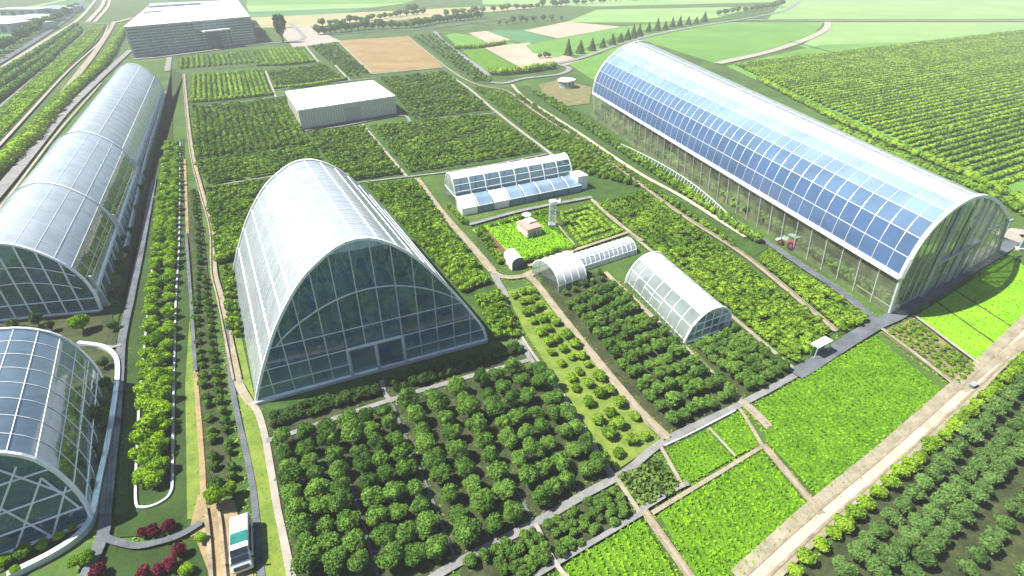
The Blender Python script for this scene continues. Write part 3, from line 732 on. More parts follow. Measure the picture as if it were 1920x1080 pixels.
# ---- small barrel greenhouse among the grove trees
A, B, Cc = G(1283, 645), G(1364, 614), G(1173, 531)
W = np.linalg.norm(B - A); e1 = (B - A) / W
h0 = HT((1322, 630), (1332, 581))
pr = profile([(s * W, z * h0) for s, z in [(0, 0), (.02, .22), (.08, .48), (.2, .76), (.36, .94), (.52, 1.0), (.68, .97), (.83, .86), (.95, .66), (1.0, .45), (1, 0)]], 26)
root = thing('small_greenhouse', (A + B) / 2, "small barrel greenhouse with white roof and thin dark hoops, standing among the round grove trees", 'greenhouse')
V = Vault(root, ring_pts(A, e1, pr), ring_pts(Cc, e1, pr)); GS = V
V.skin('roof', 9, 26, M['filmwhite'], 0, 1, 8); V.skin('roof_side', 1, 9, M['sidefilm'], 0, 1, 8)
V.ribs('rib', np.linspace(1 / 7, 6 / 7, 6), .12, M['steel'], .03); V.ribs('edge_arch', [0, 1], .32, M['white'], .06)
V.purlins('ridge_beam', [14], .22, M['white'], .04); V.purlins('side_rail', [1, 5, 9], .09, M['white'], .03)
V.gable('front_glazing', M['glassdark'], .004); V.gable('rear_glazing', M['filmwhite'], .997)
nf = np.cross(e1, [0, 0, 1.0]); nf = nf if nf[1] < 0 else -nf
mb = MB()
for u in (.2, .38, .56, .74, .9): mb.bar(V.base(u) + nf * .06, up(V.base(u) + nf * .06, V.height(u) - .05), .13)
for z in (.33, .62): mb.bar(up(V.base(.05) + nf * .07, h0 * z), up(V.base(.97) + nf * .07, h0 * z), .13)
mb.bar(V.base(0) + nf * .1 + [0, 0, .1], V.base(1) + nf * .1 + [0, 0, .1], .3, .25)
mb.build('front_frame', M['white'], root)
sd = -e1
for k in range(15): mb = MB(); p = V.base(0, (k + .5) / 15); mb.bar(p + sd * .25, up(p + sd * .1, 1.4), .12); mb.build('side_post', M['mgrey'], root)

# ---- greenhouse with a panelled lean-to
P, Q, S = G(836, 367), G(867, 405), G(1100, 357)
ed = (Q - P); Dp = np.linalg.norm(ed); ed /= Dp; el = (S - Q); Ln = np.linalg.norm(el); el /= Ln
root = thing('lean_to_greenhouse', (P + Q) / 2 + el * Ln / 2, "white vaulted greenhouse with a row of sloping blue panels along its front", 'greenhouse')
Wd = Dp * .66; h0 = 8.6
pr = profile([(s * Wd, z * h0) for s, z in [(0, 0), (0.0, .30), (.05, .55), (.18, .82), (.36, .97), (.52, 1.0), (.70, .92), (.86, .72), (.96, .48), (1, .3), (1, 0)]], 24)
V = Vault(root, ring_pts(P, ed, pr), ring_pts(P + el * (Ln * .94), ed, pr)); GM = V
V.skin('roof', 0, 15, M['filmwhite'], 0, 1, 8); V.skin('front_glazing', 15, 24, M['glassdark'], 0, 1, 8)
V.ribs('rib', np.linspace(0, 1, 9), .2, M['white'], .04); V.purlins('purlin', [15, 17, 19, 21], .13, M['white'], .04)
V.gable('gable_glazing', M['glassclear'], .003); V.gable('gable_glazing', M['glassclear'], .997)
mb = MB()
for u in (.25, .5, .75): mb.bar(V.base(u) - el * .1, up(V.base(u) - el * .1, V.height(u) - .1), .14)
mb.bar(up(V.base(.02) - el * .1, h0 * .4), up(V.base(.98) - el * .1, h0 * .4), .14); mb.build('gable_frame', M['white'], root)
l0 = local(root, P + ed * Wd)[0]; lw = Dp - Wd
for k in range(8):
    a = l0 + el * (Ln * .96 * (k / 8) + .1); b = l0 + el * (Ln * .96 * ((k + 1) / 8) - .25)
    bx = MB(); f = ed * lw
    vs = [a, b, b + f, a + f, up(a, 3.6), up(b, 3.6), up(b + f * .55, 3.2), up(a + f * .55, 3.2), up(b + f, 1.9), up(a + f, 1.9)]
    bx.poly(vs, [(4, 5, 6, 7), (7, 6, 8, 9), (9, 8, 2, 3), (0, 3, 9, 7, 4), (1, 5, 6, 8, 2), (0, 4, 5, 1)])
    o = bx.build('lean_to_panel', M['filmwhite'] if k in (0, 2) else M['leanpanel'], root)
    fr = MB(); fr.bar(up(a, 3.7), up(a + f * .55, 3.3), .18); fr.bar(up(a + f * .55, 3.3), up(a + f, 2.0), .18); fr.bar(up(a + f, 2.0), up(b + f, 2.0), .15); fr.build('panel_frame', M['white'], o)
mb = MB(); mb.box(l0 + el * (Ln * .97) + ed * lw * .35 + np.array([0, 0, 2.2]), (3.6, lw * .9, 4.4), math.atan2(el[1], el[0])); mb.build('end_cabin', M['white'], root)

# ---- polytunnel and its wider front vault
A, B = G(1083, 512), G(1193, 476)
el = B - A; Ln = np.linalg.norm(el); el /= Ln; ed = np.cross([0, 0, 1.0], el); rad = 4.4
def half(r, hh, n=16): return [(r - r * math.cos(math.pi * k / n), hh * math.sin(math.pi * k / n)) for k in range(n + 1)]
root = thing('polytunnel', (A + B) / 2, "long low silver polytunnel beside the walled garden lawn", 'polytunnel')
A_ = A; V = Vault(root, ring_pts(A_, ed, half(rad * .62, 3.0)), ring_pts(B, ed, half(rad * .62, 3.0)))
V.skin('cover', 0, 16, M['filmblue'], 0, 1, 12); V.ribs('hoop', np.linspace(0, 1, 14), .14, M['white'], .03); V.gable('end_panel', M['filmwhite'], .999); V.purlins('side_rail', [2, 5], .12, M['white'], .03)
A, B = G(1046, 549), G(1092, 532)
el = B - A; Ln = np.linalg.norm(el); el /= Ln; ed = np.cross([0, 0, 1.0], el)
root = thing('storage_vault', (A + B) / 2, "short wide silver half-barrel shed with open end, joined to the polytunnel", 'shed')
pr = [(-.1, 0), (-.1, 1.5)] + [(4.6 - 4.7 * math.cos(math.pi * k / 16), 1.5 + 3.6 * math.sin(math.pi * k / 16)) for k in range(1, 16)] + [(9.3, 1.5), (9.3, 0)]
V = Vault(root, ring_pts(A, ed, pr), ring_pts(B + el * .8, ed, pr)); n_ = len(pr) - 1
V.skin('cover', 1, n_ - 1, M['filmwhite'], 0, 1, 4); V.skin('cover', n_ - 1, n_, M['glassside']); V.ribs('hoop', [0, .25, .5, .75, 1], .16, M['white'], .04)
V.gable('end_panel', M['glassside'], .02); V.gable('end_panel', M['filmwhite'], .99)
for t in np.linspace(0.02, 1, 6): mb = MB(); mb.bar(V.base(0, t), up(V.base(0, t), 1.5), .12); mb.build('side_post', M['mgrey'], root)

# ------------------------------------------------------------------ block buildings
def block(name, label, base, roof_h, wallmat, roofmat):
    """box-like building from its four ground corners (near-left, near-right, far-right, far-left)"""
    b = [np.array(p) for p in base]; root = thing(name, sum(b) / 4, label, 'building'); l = local(root, *b)
    w = MB()
    for i in range(4): p, q = l[i], l[(i + 1) % 4]; w.face([p, q, up(q, roof_h), up(p, roof_h)])
    w.build('wall', wallmat, root)
    c = sum(l) / 4; r = MB(); o = [up(c + (p - c) * 1.012, roof_h) for p in l]
    r.poly([up(p, roof_h + .02) for p in o] + [up(p, roof_h + .5) for p in o], [(0, 1, 2, 3), (4, 5, 6, 7), (0, 1, 5, 4), (1, 2, 6, 5), (2, 3, 7, 6), (3, 0, 4, 7)])
    ro = r.build('roof', roofmat, root); return root, l, ro
M['cladding'] = plain('ribbed_cladding', (0.62, 0.61, 0.50), .6, .1, var=.06)
M['roofwhite'] = plain('white_roof_sheet', (0.74, 0.75, 0.75), .5, var=.06, scale=.15)
M['facade'] = plain('grey_green_facade', (0.36, 0.44, 0.44), .35, .2, var=.25, scale=.25)
M['facadeglass'] = plain('dark_ribbon_glass', (0.13, 0.20, 0.22), .12, 0, .8, var=.4, scale=.2)
nl, nr, fl = G(567, 245), G(744, 215), G(543, 206)
hw = HT((567, 245), (567, 208)); fr_ = nr + (fl - nl)
root, l, ro = block('warehouse', "low warehouse with white seamed roof and beige ribbed walls among bush plots", [nl, nr, fr_, fl], hw, M['cladding'], M['roofwhite'])
e = (l[1] - l[0]) / np.linalg.norm(l[1] - l[0]); Lw = np.linalg.norm(l[1] - l[0]); n0 = np.cross(e, [0, 0, 1.0])
mb = MB()
for k in range(37): p = l[0] + e * Lw * k / 36 + n0 * .06; mb.bar(p, up(p, hw - .2), .14)
for k in range(13): p = l[0] + (l[3] - l[0]) * k / 12 - e * .06; mb.bar(p, up(p, hw - .2), .14)
mb.build('cladding_rib', M['mgrey'], root)
mb = MB()
for k in range(1, 5): mb.bar(up(l[0] + (l[1] - l[0]) * k / 5, hw + .53), up(l[3] + (l[2] - l[3]) * k / 5, hw + .53), .22, .12)
mb.build('seam', M['mgrey'], ro)
mb = MB(); d0 = l[0] + e * Lw * .46 + n0 * .16; mb.bar(up(d0, hw * .42), up(d0 + e * Lw * .15, hw * .42), .2, hw * .72); mb.build('shutter_door', M['concrete'], root)
mb = MB(); mb.bar(l[0] + n0 * .2 + [0, 0, .35], l[1] + n0 * .2 + [0, 0, .35], .3, .7); mb.build('plinth', M['dgrey'], root)
def facade(root, p, q, h, n0, cols, rows, lo=1.5):
    e = (q - p); L = np.linalg.norm(e); e /= L
    mb = MB(); fr = MB()
    for r in range(rows):
        z = lo + (h - lo - .8) * (r + .5) / rows; hh = (h - lo - .8) / rows
        mb.bar(up(p + e * .8 + n0 * .08, z), up(q - e * .8 + n0 * .08, z), .12, hh * .55)
    for c in range(cols + 1):
        x = p + e * (.4 + (L - .8) * c / cols) + n0 * .16; fr.bar(up(x, .3), up(x, h - .3), .28 if c % 4 else .6)
    mb.build('ribbon_glazing', M['facadeglass'], root); fr.build('facade_frame', M['mgrey'], root)
nl, nr = G(253, 108), G(479, 80)
hw = HT((253, 108), (246, 51)); e = (nr - nl); Lw = np.linalg.norm(e); e /= Lw; fl = nl + np.array([-e[1], e[0], 0]) * 88; 
rt = G(272, 19, hw); fl = np.array([rt[0], rt[1], 0]); rt = G(451, 10, hw); fr_ = np.array([rt[0], rt[1], 0])
root, l, ro = block('office_hall', "big grey-green glass hall with white roof and porch at the end of the plots", [nl, nr, fr_, fl], hw, M['facade'], M['roofwhite'])
n0 = np.cross(e, [0, 0, 1.0]); facade(root, l[0], l[1], hw, n0, 40, 9)
e2 = (l[2] - l[1]) / np.linalg.norm(l[2] - l[1]); facade(root, l[1], l[2], hw, np.cross(e2, [0, 0, 1.0]), 16, 9)
e3 = (l[0] - l[3]) / np.linalg.norm(l[0] - l[3]); facade(root, l[3], l[0], hw, np.cross(e3, [0, 0, 1.0]), 16, 9)
mb = MB(); c0 = l[0] + e * Lw * .53 + n0 * 4; ph = hw * .66
mb.bar(up(c0, ph), up(c0 + e * Lw * .225, ph), 8, .9); po = mb.build('porch_roof', M['white'], root)
for k in (0.01, .05, .17, .215): mb = MB(); p = c0 + e * Lw * k + n0 * 3; mb.bar(p, up(p, ph), .8); mb.build('porch_post', M['dgrey'], po)
mb = MB(); mb.bar(up(l[0] + e * Lw * .59 + n0 * .3, ph * .45), up(l[0] + e * Lw * .70 + n0 * .3, ph * .45), .2, ph * .9); mb.build('entrance', M['dgrey'], root)
mb = MB()
for k in range(1, 12): mb.bar(up(l[0] + (l[1] - l[0]) * k / 12, hw + .55), up(l[3] + (l[2] - l[3]) * k / 12, hw + .55), .3, .12)
mb.build('seam', M['steel'], ro)
c = l[3] + (l[0] - l[3]) * .25 + e * 9; sk = MB(); sk.box(up(c, hw + .9), (15, 7, .8), math.atan2(e[1], e[0])); sk.build('skylight', M['facadeglass'], ro)
bk = (fl - nl) / np.linalg.norm(fl - nl); a = fl + bk * 6
root, l, ro = block('rear_hall', "white-roofed hall with dark rooftop panels standing behind the big glass hall", [a, fr_ + bk * 6, fr_ + bk * 70, a + bk * 70], hw * 1.02, M['facade'], M['roofwhite'])
sk = MB()
for i in range(6):
    for j in range(3): sk.box(up(l[0] + e * (6 + i * 8.2) + bk * (9 + j * 8), hw * 1.02 + .9), (7.4, 6.6, .5), math.atan2(e[1], e[0]))
sk.build('rooftop_panel', M['pv'], ro)

# ---- hut, parasol, lattice mast, small store, kiosk on the garden lawn
nl, nr, fl = G(989, 449), G(1015, 441), G(969, 432)
hh = HT((989, 449), (989, 435)); fr_ = nr + (fl - nl)
M['redroof'] = plain('pinkish_red_roof', (0.50, 0.24, 0.20), .7, var=.2)
M['hutwall'] = plain('hut_wall', (0.42, 0.40, 0.38), .8, var=.15)
root, l, ro = block('garden_hut', "small square hut with pinkish red roof on the bright garden lawn", [nl, nr, fr_, fl], hh, M['hutwall'], M['redroof'])
e = (l[1] - l[0]) / np.linalg.norm(l[1] - l[0]); n0 = np.cross(e, [0, 0, 1.0]); Lw = np.linalg.norm(l[1] - l[0])
for k in (.16, .72): w = MB(); p = l[0] + e * Lw * k + n0 * .04; w.bar(up(p, hh * .58), up(p + e * Lw * .16, hh * .58), .1, hh * .35); w.build('window', M['facadeglass'], root)
w = MB(); p = l[0] + e * Lw * .42 + n0 * .05; w.bar(up(p, hh * .42), up(p + e * Lw * .17, hh * .42), .1, hh * .8); w.build('door', M['dgrey'], root)
w = MB(); cc = sum(l) / 4; w.box(up(cc + (l[2] - cc) * .35, hh + .75), (Lw * .5, Lw * .55, .45), math.atan2(e[1], e[0])); w.build('roof_box', M['white'], ro)
w = MB(); w.box(up(cc + (l[0] - cc) * -.1 + e * .3, hh + .62), (Lw * .22, Lw * .3, .22), math.atan2(e[1], e[0])); w.build('skylight', M['facadeglass'], ro)
b = G(987, 422); root = thing('parasol', b, "small white round parasol on a thin pole behind the red-roofed hut", 'parasol')
hp = HT((987, 422), (987, 399)); mb = MB(); mb.cyl((0, 0, 0), (0, 0, hp), .09, .07, 8); mb.build('pole', M['steel'], root)
mb = MB(); mb.cyl((0, 0, hp - .45), (0, 0, hp), 1.25, .5, 14); mb.cyl((0, 0, hp), (0, 0, hp + .15), .5, .08, 14); mb.build('canopy', M['white'], root)
b = G(1035, 424); hp = HT((1035, 424), (1035, 378)); root = thing('lattice_mast', b, "pale steel lattice mast on the lawn edge beside the hut", 'mast')
mb = MB(); r_ = .75
cs = [(-r_, -r_), (r_, -r_), (r_, r_), (-r_, r_)]
for x, y in cs: mb.bar((x, y, .8), (x, y, hp), .17)
nseg = 7
for k in range(nseg):
    z0, z1 = .8 + (hp - .8) * k / nseg, .8 + (hp - .8) * (k + 1) / nseg
    for (x0, y0), (x1, y1) in zip(cs, cs[1:] + cs[:1]): mb.bar((x0, y0, z0), (x1, y1, z1), .09); mb.bar((x0, y0, z1), (x1, y1, z1), .09)
mb.build('lattice', M['white'], root)
mb = MB(); mb.box((0, 0, .4), (2.0, 2.0, .8)); mb.build('plinth', M['concrete'], root)
mb = MB(); mb.cyl((0, 0, hp), (0, 0, hp + .3), 1.1, 1.1, 10); mb.build('top_ring', M['steel'], root)
mb = MB(); mb.cyl((1.0, 0, hp - .3), (2.1, -.2, hp + .25), .15, .8, 12); mb.build('dish', M['white'], root)
nl, nr, fl = G(960, 508), G(981, 500), G(945, 490)
hh = 1.9; fr_ = nr + (fl - nl); root = thing('potting_shed', (nl + fr_) / 2, "small white shed with rounded roof and dark front, ending the dug bed", 'shed')
l = local(root, nl, nr, fr_, fl); mb = MB(); pr_ = []
for k in range(9): t = math.pi * k / 8; pr_.append((.5 - .5 * math.cos(t), hh + .9 * math.sin(t)))
R0 = [l[0] + (l[1] - l[0]) * s + np.array([0, 0, z]) for s, z in pr_]; R1 = [l[3] + (l[2] - l[3]) * s + np.array([0, 0, z]) for s, z in pr_]
for i in range(8): mb.face([R0[i], R0[i + 1], R1[i + 1], R1[i]])
mb.face(R1[::-1] + [l[3], l[2]]); mb.face([l[0], l[3], R1[0], R0[0]]); mb.face([l[1], l[2], R1[-1], R0[-1]]); mb.build('shell', M['white'], root, False)
mb = MB(); mb.face([l[0] + (l[3] - l[0]) * .06, l[1] + (l[2] - l[1]) * .06] + [p + (l[3] - l[0]) * .06 for p in R0[::-1]]); mb.build('front_panel', M['dgrey'], root)
b = G(1062, 164); root = thing('kiosk', b, "round white-topped kiosk in the bare loop of track by the solar greenhouse", 'kiosk')
mb = MB(); mb.cyl((0, 0, 0), (0, 0, 3.6), 4.0, 4.0, 20); mb.build('wall', M['facade'], root)
mb = MB(); mb.cyl((0, 0, 3.6), (0, 0, 4.3), 4.9, 4.7, 20); mb.cyl((0, 0, 4.3), (0, 0, 4.9), 4.2, 2.2, 20); mb.build('roof', M['white'], root)
mb = MB()
for k in range(10): t = 6.28 * k / 10; mb.box((4.03 * math.cos(t), 4.03 * math.sin(t), 2.1), (.12, 1.5, 1.7), t)
mb.build('window', M['facadeglass'], root)

# ---- roadside shelter, utility box, steel post at the frame edge
a, b = G(1519, 672), G(1545, 658); e = (b - a) / np.linalg.norm(b - a); n0 = np.cross(e, [0, 0, 1.0]); L = np.linalg.norm(b - a)
root = thing('shelter', (a + b) / 2, "little roadside shelter with white slab roof over green panels", 'shelter'); l = local(root, a, b)
hs = HT((1519, 672), (1517, 645)); mb = MB(); mb.bar(up(l[0], hs), up(l[1], hs), 1.5, .18); mb.build('roof', M['white'], root)
mb = MB(); mb.bar(up(l[0] - n0 * .2, hs * .5), up(l[1] - n0 * .2, hs * .5), .1, hs * .8); mb.build('rear_panel', plain('green_panel', (.10, .30, .04), .5), root)
for p in (l[0], l[1]): q = MB(); q.bar(p + n0 * .6, up(p + n0 * .6, hs), .12); q.build('post', M['steel'], root)
b = G(1821, 729); root = thing('utility_box', b, "small dark utility box on the verge of the bright gravel road", 'utility box')
mb = MB(); mb.box((0, 0, .55), (1.3, .6, 1.0), .5); mb.build('cabinet', M['dgrey'], root)
mb = MB(); mb.box((0, 0, 1.08), (1.45, .75, .1), .5); mb.box((0, 0, .04), (1.4, .7, .12), .5); mb.build('lid', M['mgrey'], root)
b = G(1911, 468); root = thing('steel_portal', b, "tall grey steel portal post beside the corner of the solar greenhouse", 'post')
mb = MB(); mb.bar((0, 0, 0), (0, 0, 17), .8, .5); mb.build('post', M['mgrey'], root)
mb = MB(); mb.bar((0, 0, 16.8), (9, 3, 16.8), .6, .5); mb.build('beam', M['mgrey'], root)
mb = MB(); mb.bar((9, 3, 0), (9, 3, 16.6), .6, .5); mb.build('post', M['mgrey'], root)
mb = MB(); mb.box((0, 0, .25), (1.6, 1.4, .5)); mb.build('footing', M['concrete'], root)

# ---- minibus on the sandy track
RB = 2.7
f0, f1 = G(447, 962, RB), G(447, 1040, RB); ax = f1 - f0; ax[2] = 0; roofL = np.linalg.norm(ax); ax /= roofL
bl, bw = 6.6, 2.2
root = thing('minibus', (f0[0] + ax[0] * bl / 2, f0[1] + ax[1] * bl / 2, 0.02), "white minibus with teal roof windows and black windscreen on the sandy track", 'bus', rz=math.atan2(ax[1], ax[0]))
bm = bmesh.new(); sidep = [(-bl / 2, .45), (bl / 2 - .1, .45), (bl / 2, 1.15), (bl / 2 - .35, 1.75), (bl / 2 - 1.5, RB), (-bl / 2 + .35, RB), (-bl / 2, RB - .4)]
va = [bm.verts.new((x, -bw / 2 + (.12 if z > 2.4 else 0), z)) for x, z in sidep]; vb = [bm.verts.new((x, bw / 2 - (.12 if z > 2.4 else 0), z)) for x, z in sidep]
bm.faces.new(va[::-1]); bm.faces.new(vb); nn = len(sidep)
for i in range(nn): bm.faces.new((va[i], va[(i + 1) % nn], vb[(i + 1) % nn], vb[i]))
bmesh.ops.recalc_face_normals(bm, faces=bm.faces)
bmesh.ops.bevel(bm, geom=[e_ for e_ in bm.edges], offset=.14, segments=3, profile=.6, affect='EDGES')
me = bpy.data.meshes.new('body'); bm.to_mesh(me); bm.free(); link('body', me, M['white'], root)
teal = plain('teal_glass', (.012, .15, .125), .12, 0, .8, var=.25); blk = plain('black_glass', (.012, .018, .022), .06, 0, .9)
mb = MB(); mb.box((bl / 2 - 3.5, 0, RB + .03), (.68, bw * .82, .1)); mb.build('skylight', teal, root)
mb = MB(); mb.box((bl / 2 - 2.72, 0, RB + .03), (.72, bw * .82, .1)); mb.build('skylight', teal, root)
mb = MB()
s0, s1 = np.array([bl / 2 - 1.62, 0, RB + .05]), np.array([bl / 2 - .42, 0, 1.88])
y = bw * .42
for q0, q1 in ((0.0, .52), (.58, 1.0)):
    p0, p1 = s0 + (s1 - s0) * q0, s0 + (s1 - s0) * q1; nrm = np.array([.7, 0, .75]) * .05
    vs = [p0 + [0, -y, 0], p0 + [0, y, 0], p1 + [0, y, 0], p1 + [0, -y, 0]]; vs += [v_ + nrm for v_ in vs]
    mb.poly(vs, [(0, 1, 2, 3), (4, 5, 6, 7), (0, 1, 5, 4), (1, 2, 6, 5), (2, 3, 7, 6), (3, 0, 4, 7)])
mb.build('windscreen', blk, root)
mb = MB(); mb.box((bl / 2 - .06, 0, 1.25), (.2, bw * .72, .5)); mb.build('grille', blk, root)
for sy in (-1, 1):
    mb = MB(); mb.box((-.5, sy * (bw / 2 - .02), 1.95), (bl * .72, .1, .75)); mb.build('side_window', blk, root)
    mb = MB(); mb.box((bl / 2 - .02, sy * bw * .37, .95), (.14, .42, .26)); mb.build('headlight', M['steel'], root)
    mb = MB(); mb.box((bl / 2 - .55, sy * (bw / 2 + .22), 2.0), (.16, .3, .5)); mb.build('mirror', M['black'], root)
    for sx in (-bl * .3, bl * .31):
        mb = MB(); mb.cyl((sx, sy * (bw / 2 - .3), .48), (sx, sy * (bw / 2 + .02), .48), .48, .48, 18); w_ = mb.build('wheel', M['black'], root)
        mb = MB(); mb.cyl((sx, sy * (bw / 2), .48), (sx, sy * (bw / 2 + .05), .48), .26, .22, 14); mb.build('rim', M['steel'], w_)

# ---- tractor on the asphalt lane
p0, p1 = G(1500, 470), G(1462, 452); d = p1 - p0; root = thing('tractor', G(1480, 462), "red tractor with pale blue cab on the lane beside the solar greenhouse", 'tractor', rz=math.atan2(d[1], d[0]))
red = plain('red_paint', (.30, .03, .035), .35); blu = plain('pale_blue_paint', (.42, .58, .66), .35)
mb = MB(); mb.box((-.2, 0, 1.15), (4.4, .8, .6)); mb.box((-1.1, 0, 1.6), (2.2, 1.5, .6)); mb.build('chassis', red, root)
mb = MB(); mb.poly([(.6, -.55, 1.3), (2.5, -.45, 1.25), (2.5, .45, 1.25), (.6, .55, 1.3), (.6, -.5, 2.2), (2.4, -.36, 1.95), (2.4, .36, 1.95), (.6, .5, 2.2)], [(3, 2, 1, 0), (4, 5, 6, 7), (0, 1, 5, 4), (1, 2, 6, 5), (2, 3, 7, 6), (3, 0, 4, 7)]); mb.build('bonnet', blu, root)
mb = MB(); mb.box((-.65, 0, 2.45), (2.0, 1.7, 1.3)); cab = mb.build('cab', blk, root)
mb = MB(); mb.box((-.65, 0, 3.2), (2.4, 2.1, .22)); mb.build('roof', blu, cab)
mb = MB()
for sx in (-1.62, .32):
    for sy in (-.84, .84): mb.bar((sx, sy, 1.8), (sx, sy, 3.1), .12)
mb.build('pillar', blu, cab)
for sy in (-1, 1):
    for x, r_, w in ((-1.25, 1.0, .6), (1.75, .65, .42)):
        mb = MB(); mb.cyl((x, sy * 1.0, r_), (x, sy * (1.0 + w), r_), r_, r_, 20); w_ = mb.build('wheel', M['black'], root)
        mb = MB(); mb.cyl((x, sy * (.99 + w), r_), (x, sy * (1.04 + w), r_), r_ * .5, r_ * .42, 14); mb.build('rim', red, w_)
    mb = MB(); mb.box((-1.25, sy * 1.3, 2.08), (1.6, .65, .12)); mb.build('mudguard', red, root)
mb = MB(); mb.cyl((1.4, .35, 2.0), (1.4, .35, 3.2), .07, .07, 8); mb.build('exhaust', M['black'], root)
mb = MB(); mb.box((3.0, 0, .75), (.7, 2.2, .35)); mb.box((2.6, 0, 1.0), (.5, .9, .4)); mb.build('front_loader', M['steel'], root)

# ------------------------------------------------------------------ ground, plots and tracks
mb = MB(); S_ = 7000; mb.face([(-S_, -300, 0), (S_, -300, 0), (S_, 12000, 0), (-S_, 12000, 0)])
tag(mb.build('ground', M['ground']), "grassy farmland plain", "ground", kind='structure')
def plot(px, mat, label): return sheet('plot_ground', px, M[mat], label)
# far fields
for px, m in [([(470, -40), (900, -40), (760, 6), (462, 10)], 'fieldA'), ([(462, 10), (760, 6), (700, 14), (466, 22)], 'fieldB'), ([(466, 22), (700, 14), (640, 24), (470, 33)], 'fieldD'),
              ([(470, 33), (900, 12), (1010, 14), (720, 40), (590, 50), (478, 52)], 'fieldC'), ([(900, -40), (1500, -40), (1450, 4), (1120, 12), (905, 8)], 'fieldB'),
              ([(1060, 42), (1120, 18), (1430, 12), (1340, 34), (1240, 42)], 'fieldB'), ([(1470, 0), (2100, 0), (2100, 36), (1440, 36)], 'fieldB'), ([(1400, -40), (2300, -40), (2300, -4), (1480, -4)], 'fieldB'),
              ([(1040, 110), (1180, 70), (1340, 42), (1545, 42), (1520, 70), (1345, 120), (1235, 85)], 'fieldA'), ([(1555, 42), (2150, 42), (2300, 220), (1900, 190), (1500, 86), (1545, 60)], 'fieldB'),
              ([(820, 68), (855, 62), (985, 85), (945, 92), (850, 92)], 'fieldA'), ([(878, 62), (912, 58), (958, 75), (915, 80)], 'pink'), ([(912, 58), (985, 55), (1050, 78), (985, 82), (958, 75)], 'fieldD'),
              ([(856, 95), (905, 91), (974, 128), (920, 138)], 'cropbase'), ([(908, 90), (990, 80), (1085, 112), (1085, 120), (978, 128)], 'pink'), ([(983, 57), (1062, 41), (1165, 50), (1045, 72)], 'pink'),
              ([(985, 85), (1045, 73), (1165, 50), (1335, 36), (1180, 62), (1045, 108), (1000, 100)], 'fieldA'), ([(1065, 120), (1130, 100), (1200, 85), (1112, 150)], 'fieldA')]:
    plot(px, m, "distant field patch of the plain")
plot([(1362, 124), (1540, 84), (2300, 60), (2900, 300), (1890, 372)], 'fieldA', "green floor of the big row field")
plot([(632, 76), (765, 68), (832, 126), (697, 139)], 'brown', "brown stubble field")
plot([(0, 20), (150, -6), (170, 10), (40, 62), (0, 100)], 'fieldD', "far bluish ground beyond the tree belt")
# bush plots
for px in [[(330, 106), (575, 86), (596, 120), (332, 134)], [(350, 138), (497, 132), (516, 182), (352, 200)], [(498, 134), (612, 120), (650, 152), (515, 168)], [(580, 86), (632, 80), (697, 140), (655, 152)],
           [(705, 148), (838, 134), (925, 210), (772, 230)], [(355, 204), (540, 186), (590, 290), (388, 352)], [(572, 250), (682, 236), (760, 332), (640, 350)], [(690, 236), (928, 214), (1026, 290), (764, 330)],
           [(384, 352), (600, 320), (790, 340), (930, 545), (905, 570), (930, 700), (500, 820), (430, 640)], [(768, 66), (830, 62), (935, 158), (890, 158)], [(885, 164), (945, 166), (1215, 355), (1110, 385), (1040, 295)],
           [(1108, 384), (1212, 356), (1565, 622), (1490, 697)], [(1410, 488), (1440, 472), (1640, 606), (1570, 630)], [(950, 170), (985, 160), (1108, 218), (1440, 465), (1405, 488), (1210, 352), (1110, 278)]]:
    plot(px, 'greensoil', "planted plot of weedy dark soil")
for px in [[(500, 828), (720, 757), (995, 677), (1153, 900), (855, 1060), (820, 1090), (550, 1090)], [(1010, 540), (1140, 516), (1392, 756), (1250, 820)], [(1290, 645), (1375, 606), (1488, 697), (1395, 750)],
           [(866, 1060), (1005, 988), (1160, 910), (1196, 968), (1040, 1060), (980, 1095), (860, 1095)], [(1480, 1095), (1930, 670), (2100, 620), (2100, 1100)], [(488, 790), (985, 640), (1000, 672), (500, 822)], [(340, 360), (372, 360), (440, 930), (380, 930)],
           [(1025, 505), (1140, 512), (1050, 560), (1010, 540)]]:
    plot(px, 'soil', "soil coloured dark for shade under orchard trees")
plot([(948, 548), (995, 536), (1238, 828), (1155, 884), (985, 625)], 'yellowgrass', "yellow grassy plot with spaced shrubs")
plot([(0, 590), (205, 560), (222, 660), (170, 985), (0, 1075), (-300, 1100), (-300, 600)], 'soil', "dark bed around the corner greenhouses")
plot([(235, 480), (275, 300), (345, 140), (322, 130), (330, 640), (215, 640)], 'lawn', "grass coloured dark for shade beside the long greenhouse")
plot([(296, 300), (345, 260), (350, 480), (372, 740), (390, 1000), (200, 1010), (225, 730), (262, 480)], 'lawn', "lawn coloured dark for shade round the avenue planter")
plot([(356, 600), (368, 720), (380, 975), (352, 975), (348, 720)], 'yellowgrass', "yellow grass edge")
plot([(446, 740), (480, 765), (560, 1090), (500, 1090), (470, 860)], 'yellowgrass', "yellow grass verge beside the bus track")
plot([(425, 640), (440, 690), (480, 755), (455, 640), (440, 560)], 'yellowgrass', "yellow grass by the glasshouse wall")
plot([(372, 930), (440, 940), (480, 1095), (395, 1095), (355, 1000)], 'sand', "sandy turning area under the minibus")
plot([(205, 1020), (330, 1025), (365, 1005), (400, 1095), (150, 1095)], 'lawn', "grass by the red shrubs")
